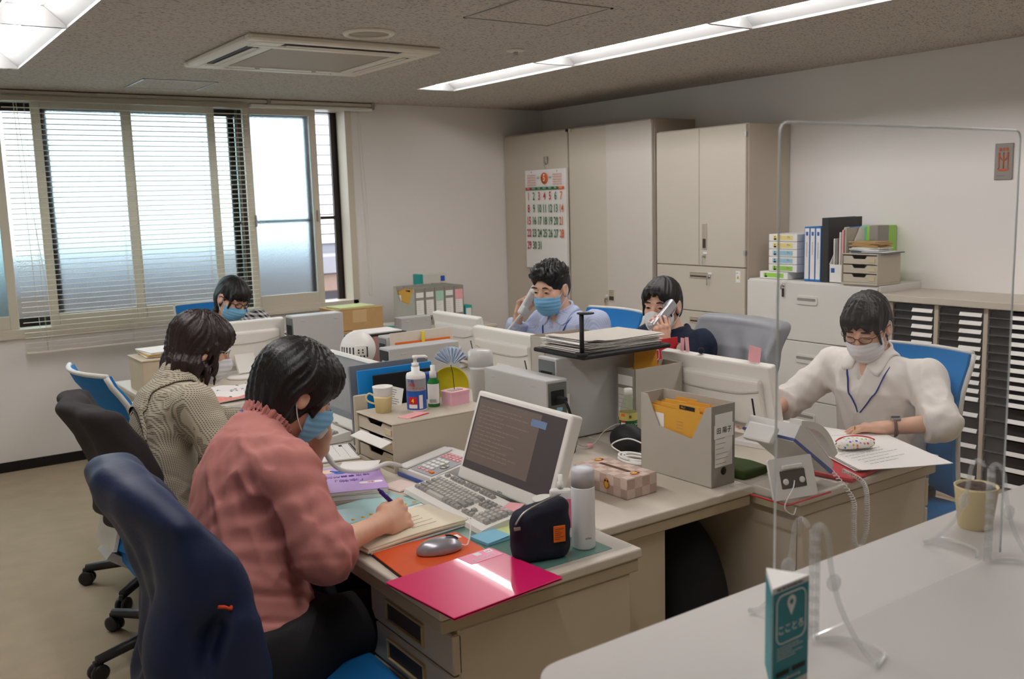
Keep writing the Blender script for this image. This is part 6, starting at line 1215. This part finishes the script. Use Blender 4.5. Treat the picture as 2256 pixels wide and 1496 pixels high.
nbp = Vector(pk['nb']); upv = (Vector(pk['tow']((-.032, 0, -.03)))-nbp).normalized(); sdv_ = Vector(pk['side']); fov = sdv_.cross(upv)
G().tube([nbp+upv*(.020-.02*max(0, math.cos(a)))+(fov*math.cos(a)+sdv_*math.sin(a))*(.0675+.03*max(0, math.cos(a)))-Vector(pk['base']) for a in [2*math.pi*i/32 for i in range(32)]], .0062, 8, closed=True, flat=.5).make('lanyard', m_lany, pk['root'])
G().cbox(nbp+upv*.02-fov*.03-sdv_*.062-Vector(pk['base']), (.012, .012, .014), .003).make('lanyard_buckle', m_shoe, pk['root'])
# ---- person in tweed
tw_ = person('person in a checked tweed jacket with brown-black chin-length hair and a white mask',
    dict(pelvis=(.80, 3.26, .48), neck=(.90, 3.33, .965), head=(1.0, 3.355, 1.065), face=(.95, -.05, -.25), shL=(.95, 3.50, .90), shR=(.90, 3.14, .90), elL=(1.02, 3.58, .745), wrL=(1.26, 3.5, .74),
         elR=(.965, 3.03, .735), wrR=(1.19, 3.17, .74), kneeL=(1.2, 3.36, .48), kneeR=(1.2, 3.16, .48), bend=-.03, foot=-.02, hair_box=.28,
         handL=dict(d=(1, -.2, 0), n=(0, 0, -1), curl=RELAX), handR=dict(d=(1, .2, 0), n=(0, 0, -1), curl=RELAX)),
    hair_long, m_hairb, m_tweed, dict(name='jacket', cover=.85, sleeve=(.072, .064, .05), blend=.05), 'pleat', m_mwhite, folds=.005, seed=2, hem=.44, prof=([.175, .165, .165, .168, .145, .065], [.13, .122, .118, .112, .095, .06]))
tw_['nb'] = (.90, 3.33, .965); collar(tw_, m_tweed, .10, .045, .009, .5); glasses(tw_, m_alu, .001)
# ---- person in gingham
pd = person('person in a black and white checked blouse by the blind, dark glasses and blue mask',
    dict(pelvis=(1.8, 5.52, .46), neck=(1.775, 5.42, .94), head=(1.79, 5.335, 1.045), face=(.34, -.84, -.42), roll=-.12, shL=(1.97, 5.43, .885), shR=(1.59, 5.43, .895), elL=(2.06, 5.24, .745), wrL=(1.9, 5.06, .735), elR=(1.53, 5.24, .745), wrR=(1.7, 5.05, .735),
         kneeL=(1.92, 5.1, .48), kneeR=(1.7, 5.1, .48), bend=-.03, eyes='down', handL=dict(d=(-.6, -.8, 0), n=(0, 0, -1), curl=RELAX), handR=dict(d=(.5, -.85, 0), n=(0, 0, -1), curl=RELAX)),
    lambda q: hair_tied(q, (-.09, .03, -.05), (-.04, -.07, -.15), .02), m_hair, m_ging, dict(name='blouse', cover=.8, sleeve=(.064, .056, .045), vneck=.05), 'pleat', m_mblue, skin=m_skin2, seed=3, hem=.47)
glasses(pd, m_glass_frame, .0026)
# ---- person in striped shirt
mn = person('person in a striped pale blue shirt holding a telephone handset, blue mask and cropped hair',
    dict(pelvis=(3.03, 3.72, .46), neck=(2.945, 3.755, .985), head=(2.865, 3.745, 1.115), face=(-.93, -.30, -.17), shL=(3.0, 3.56, .935), shR=(2.965, 3.945, .915), elL=(2.96, 3.47, .755), wrL=(2.76, 3.55, .735), elR=(2.80, 4.03, .755), wrR=(2.815, 3.955, .965),
         kneeL=(2.62, 3.62, .48), kneeR=(2.62, 3.83, .48), bend=-.02, hs=.98, handL=dict(d=(-1, .2, 0), n=(0, 0, -1), curl=RELAX), handR=dict(d=(.12, -.3, 1), n=(.3, -.95, -.2), curl=[(35, 60, 30), (40, 60, 35), (42, 62, 35), (45, 60, 35)], thumb=(.7, .5, .5))),
    hair_short, m_hair, m_stripe, dict(name='shirt', cover=.8, sleeve=(.066, .058, .046), vneck=.06, cuff=True), 'pleat', m_mblue, skin=m_skin2, seed=4, hem=.47, prof=([.16, .165, .175, .19, .165, .065], [.12, .12, .125, .125, .10, .06]))
mn['nb'] = (2.945, 3.755, .985); collar(mn, m_stripe)
lanyard(mn, [(2.84, 3.80, .74), (2.83, 3.81, .84), (2.85, 3.82, .93), (2.93, 3.83, .99), (3.0, 3.77, 1.0), (2.97, 3.68, .98), (2.89, 3.66, .92), (2.84, 3.70, .84), (2.835, 3.74, .76)])
# ---- person in navy
ph = person('person in a navy cardigan holding a grey handset to the ear, white folded mask',
    dict(pelvis=(3.05, 2.98, .45), neck=(3.01, 3.035, .95), head=(2.95, 3.045, 1.075), face=(-.92, -.36, -.06), shL=(3.0, 2.865, .905), shR=(3.03, 3.22, .89), elL=(2.83, 2.86, .765), wrL=(2.80, 2.885, .93), elR=(2.92, 3.28, .745), wrR=(2.7, 3.2, .735),
         kneeL=(2.62, 2.9, .48), kneeR=(2.62, 3.1, .48), bend=-.02, handL=dict(d=(-.12, .08, 1), n=(.25, .95, -.1), curl=[(22, 45, 25), (30, 48, 30), (36, 50, 30), (40, 50, 30)], spread=1.6, thumb=(.8, .5, .3), tcurl=.1), handR=dict(d=(-1, 0, 0), n=(0, 0, -1), curl=RELAX)),
    lambda q: hair_tied(q, (-.1, .0, -.05), (-.1, .01, -.16), .062), m_hair, m_navy, dict(name='cardigan', cover=.45, sleeve=(.066, .06, .052), vneck=.05, blend=.08), 'fold', m_mwhite, skin=m_skin2, seed=5, hem=.46, prof=([.175, .17, .17, .175, .145, .064], [.14, .135, .135, .13, .095, .06]))
lanyard(ph, [(2.89, 2.98, .80), (2.90, 2.95, .87), (2.95, 2.94, .93), (3.02, 2.98, .96), (3.05, 3.04, .965), (3.02, 3.10, .95), (2.93, 3.08, .9), (2.89, 3.02, .8)])
# ---- person in white
wh = person('person in a white shirt reading papers, glasses, white mask and blue lanyard',
    dict(pelvis=(3.11, 2.04, .45), neck=(3.085, 2.065, .945), head=(3.015, 2.055, 1.065), face=(-.86, -.20, -.38), shL=(3.085, 1.86, .885), shR=(3.12, 2.26, .88), elL=(2.985, 1.735, .765), wrL=(2.865, 1.865, .742), elR=(2.96, 2.36, .74), wrR=(2.76, 2.30, .735),
         kneeL=(2.66, 1.96, .48), kneeR=(2.66, 2.16, .48), bend=-.03, eyes='down', handL=dict(d=(-.55, .8, -.06), n=(-.05, -.05, -1), curl=RELAX, thumb=(.7, .62, .25)), handR=dict(d=(-1, .05, 0), n=(0, 0, -1), curl=RELAX)),
    lambda q: hair_tied(q, (-.1, .0, -.04), (-.085, .02, -.16), .045), m_hair, m_wshirt, dict(name='shirt', cover=.3, sleeve=(.066, .06, .052), vneck=.075, cuff=True), 'pleat', m_mwhite, skin=m_skin2, seed=6, hem=.42, prof=([.18, .175, .18, .185, .155, .065], [.14, .135, .135, .135, .10, .06]), folds=.007)
wh['nb'] = (3.085, 2.065, .945); collar(wh, m_wshirt); glasses(wh, m_glass_frame, .0013, (.024, .014))
lanyard(wh, [(2.93, 2.06, .74), (2.935, 2.10, .80), (2.96, 2.13, .88), (3.05, 2.14, .95), (3.12, 2.07, .96), (3.08, 1.98, .945), (2.98, 1.97, .88), (2.94, 2.0, .80), (2.93, 2.05, .74)])
w_, tow_ = wh['hands'][0]
b = Vector(wh['base']); G().lathe([(.0105, -.002), (.0112, 0), (.0105, .002)], Vector(tow_((.108, -.0105, .004)))-b, 16, basis((0, 0, 1), (-.55, .8, 0))).make('ring', m_gold, wh['root'])
wd = Vector((-.55, .8, -.06)).normalized(); Rw2 = basis(wd, (0, 0, 1)); pc = Vector(wh_w) if False else Vector((2.865, 1.865, .742))-wd*.03
wt = G().tube([pc-b+Rw2 @ Vector((0, .030*math.cos(a), .027*math.sin(a))) for a in [2*math.pi*i/24 for i in range(24)]], .009, 8, closed=True, flat=.35).make('watch_strap', M('watch_strap_taupe', (120, 96, 86), .6), wh['root'])
G().cbox(pc-b+Rw2 @ Vector((0, -.004, .031)), (.034, .03, .011), .004, 3, Rw2).make('watch_case', m_alu, wt); G().cbox(pc-b+Rw2 @ Vector((0, -.004, .0368)), (.028, .024, .001), 0, 1, Rw2).make('watch_face', m_black, wt)
# ------------------------------------------------------------ things in hands, jackets on chairs
handset('pale telephone handset held to the ear by the person in pink, thick cord', (.945, 2.425, 1.055), (1.035, 2.415, .925), (0, -1, 0), False, [(1.035, 2.415, .925), (1.05, 2.43, .86), (1.10, 2.45, .80), (1.2, 2.49, .768), (1.29, 2.53, .765), (1.36, 2.575, .735)])
handset('pale telephone handset held by the person in the striped shirt', (2.865, 3.865, 1.10), (2.775, 3.865, .985), (.1, -1, 0), False, [(2.775, 3.87, .985), (2.74, 3.9, .93), (2.69, 3.93, .87), (2.6, 3.96, .80), (2.55, 3.95, .72)])
handset('silver-grey telephone handset held by the person in the navy cardigan', (2.905, 2.945, 1.085), (2.765, 2.915, 1.0), (.25, .95, 0), True, [(2.765, 2.915, 1.0), (2.75, 2.91, .95), (2.74, 2.90, .88), (2.73, 2.9, .8)])
t = thing('pen', 'purple retractable pen in the writing hand', 'pen', (1.155, 2.165, .722)); a, b = Vector((0, 0, 0)), Vector((-.088, -.03, .095))
G().tube([a, a+(b-a)*.1], [.001, .004], 10).make('tip', m_alu, t); G().tube([a+(b-a)*.1, a+(b-a)*.45], .0052, 12).make('grip', m_paper, t); G().tube([a+(b-a)*.45, b], .0058, 12).make('barrel', M('pen_purple', (70, 36, 140), .3), t); G().tube([b, b*1.08], .0035, 10).make('button', MATS['pen_purple'], t)
m_jn = M('navy_nylon', (22, 38, 74), .55, var=.12, scale=14, bump=.15, bscale=90); m_orp = M('orange_piping', (226, 74, 26), .5); m_gc = M('charcoal_fleece', (58, 54, 54), .95, var=.15, scale=60, bump=.6, bscale=500); m_gj = M('grey_nylon', (150, 152, 158), .4, var=.08, scale=20)
def drape(name, label, cat, chair, m, fn, lo, hi, h=.007):
    x, y = chairs[chair][0]; a = chairs[chair][1]; t = thing(name, label, cat, (x, y, 0), a); t.scale = (1, 1, .93 if chair == 1 else 1); sdf_obj('fabric', fn, lo, hi, h, m, t); return t
def bx_at(z): return np.interp(z, [.3, .47, .6, .75, .88, .97, 1.02], [back_prof(.47), back_prof(.47), back_prof(.6), back_prof(.75), back_prof(.88), back_prof(.97), back_prof(1.0)])
def jacket_fn(P):
    z = P[:, 2]; yy = P[:, 1]+.01; y = np.abs(yy); xc = bx_at(z)-.012-.02*np.clip((.9-z)*1.2, 0, 1)+.05*np.minimum(1.2, (yy/.225)**2)
    hw = np.interp(z, [.05, .5, .8, .96, 1.03], [.252, .25, .25, .252, .25]); th = np.interp(z, [.05, .6, .9, 1.03], [.08, .07, .06, .058])
    w_ = yy+.03*np.sin(z*7+yy*9)+.02*np.sin(z*17); amp = np.clip((1.02-z)*2.2, .1, 1)
    fo = amp*(.016*(np.abs(np.sin(w_*17+1.1))-.6)+.009*np.sin(w_*47+2*np.sin(z*6))+.005*np.sin(yy*83+z*22))
    e = (np.abs((P[:, 0]-xc)/th)**2.6+np.abs(yy/hw)**3.2)**(1/2.8); d = (e-1)*th+fo
    sl = cap(np.stack([P[:, 0]+.26+.02*np.sin(z*20), yy+.2, z], 1), (0, 0, .86), (-.03, -.03, .3), .055, .05); d = smin(d, sl, .05)
    return smax(smax(d, z-1.05+.8*y*y, .05), .12-z+.02*np.sin(P[:, 1]*20), .02)+.004*nz(P*[1, 1, .6], 50, 1)
t = drape('jacket', 'navy nylon jacket with orange piping hung over the chair of the person in pink', 'jacket', 0, m_jn, jacket_fn, (-.5, -.42, .08), (.05, .42, 1.1), .008)
for pth in ([(-.20, -.20, .84), (-.225, -.245, .82)], [(-.16, -.27, .62), (-.15, -.285, .5), (-.16, -.28, .42)]):
    f = lambda P: jacket_fn(P); G().tube([Vector(solve_surface(f, p, .003)) for p in catmull([Vector(q) for q in pth], 6)], .0035, 6).make('piping', m_orp, t)
def fleece_fn(P):
    z = P[:, 2]; xc = bx_at(z)+.05*(P[:, 1]/.225)**2; hw = .258; th = np.interp(z, [.5, .8, .96], [.04, .035, .035]); d = rbox(np.stack([P[:, 0]-xc+.010*np.sin(P[:, 1]*30+z*8), P[:, 1], z], 1), (0, 0, .78), (.048, hw, .225), .03)
    return d+.003*nz(P, 40, 4)
drape('draped_cloth', 'charcoal fleece cloth draped over the chair back of the person in tweed', 'cloth', 1, m_gc, fleece_fn, (-.42, -.32, .5), (.0, .32, 1.08))
def grey_fn(P):
    z = P[:, 2]; xc = bx_at(z)+.05*(P[:, 1]/.225)**2; d = rbox(np.stack([P[:, 0]-xc+.016*np.sin(P[:, 1]*38+z*22)*np.clip((.95-z)*5, 0, 1), P[:, 1], z], 1), (0, 0, .77), (.05, .258, .235), .03); return d+.007*nz(P, 48, 2)*np.clip((.98-z)*6, .2, 1)
drape('jacket', 'grey nylon jacket crumpled over the chair back beside the white cabinet', 'jacket', 4, m_gj, grey_fn, (-.45, -.34, .48), (.0, .34, 1.08))
def bag_fn(P): return smax(ell(P, (0, 0, .12), (.095, .13, .13))+.014*nz(P, 18, 3)+.006*nz(P, 45, 1), .003-P[:, 2], .01)
t = thing('black_bag', 'black cloth bag on the empty blue chair', 'bag', (.84, 4.08, .437)); sdf_obj('bag', bag_fn, (-.15, -.2, -.01), (.15, .2, .3), .01, m_black_cloth, t)
t = thing('shade_fill_bag', 'black bag standing under the middle desk, enlarged to stand in for shade', 'bag', (1.975, 2.03, .0)); sdf_obj('bag', lambda P: smax(ell(P, (0, 0, .27), (.15, .225, .34))+.02*nz(P, 12, 5), .003-P[:, 2], .01), (-.24, -.36, -.01), (.24, .36, .62), .014, m_black_cloth, t)  # bag enlarged so its black stands in for shade in the knee opening
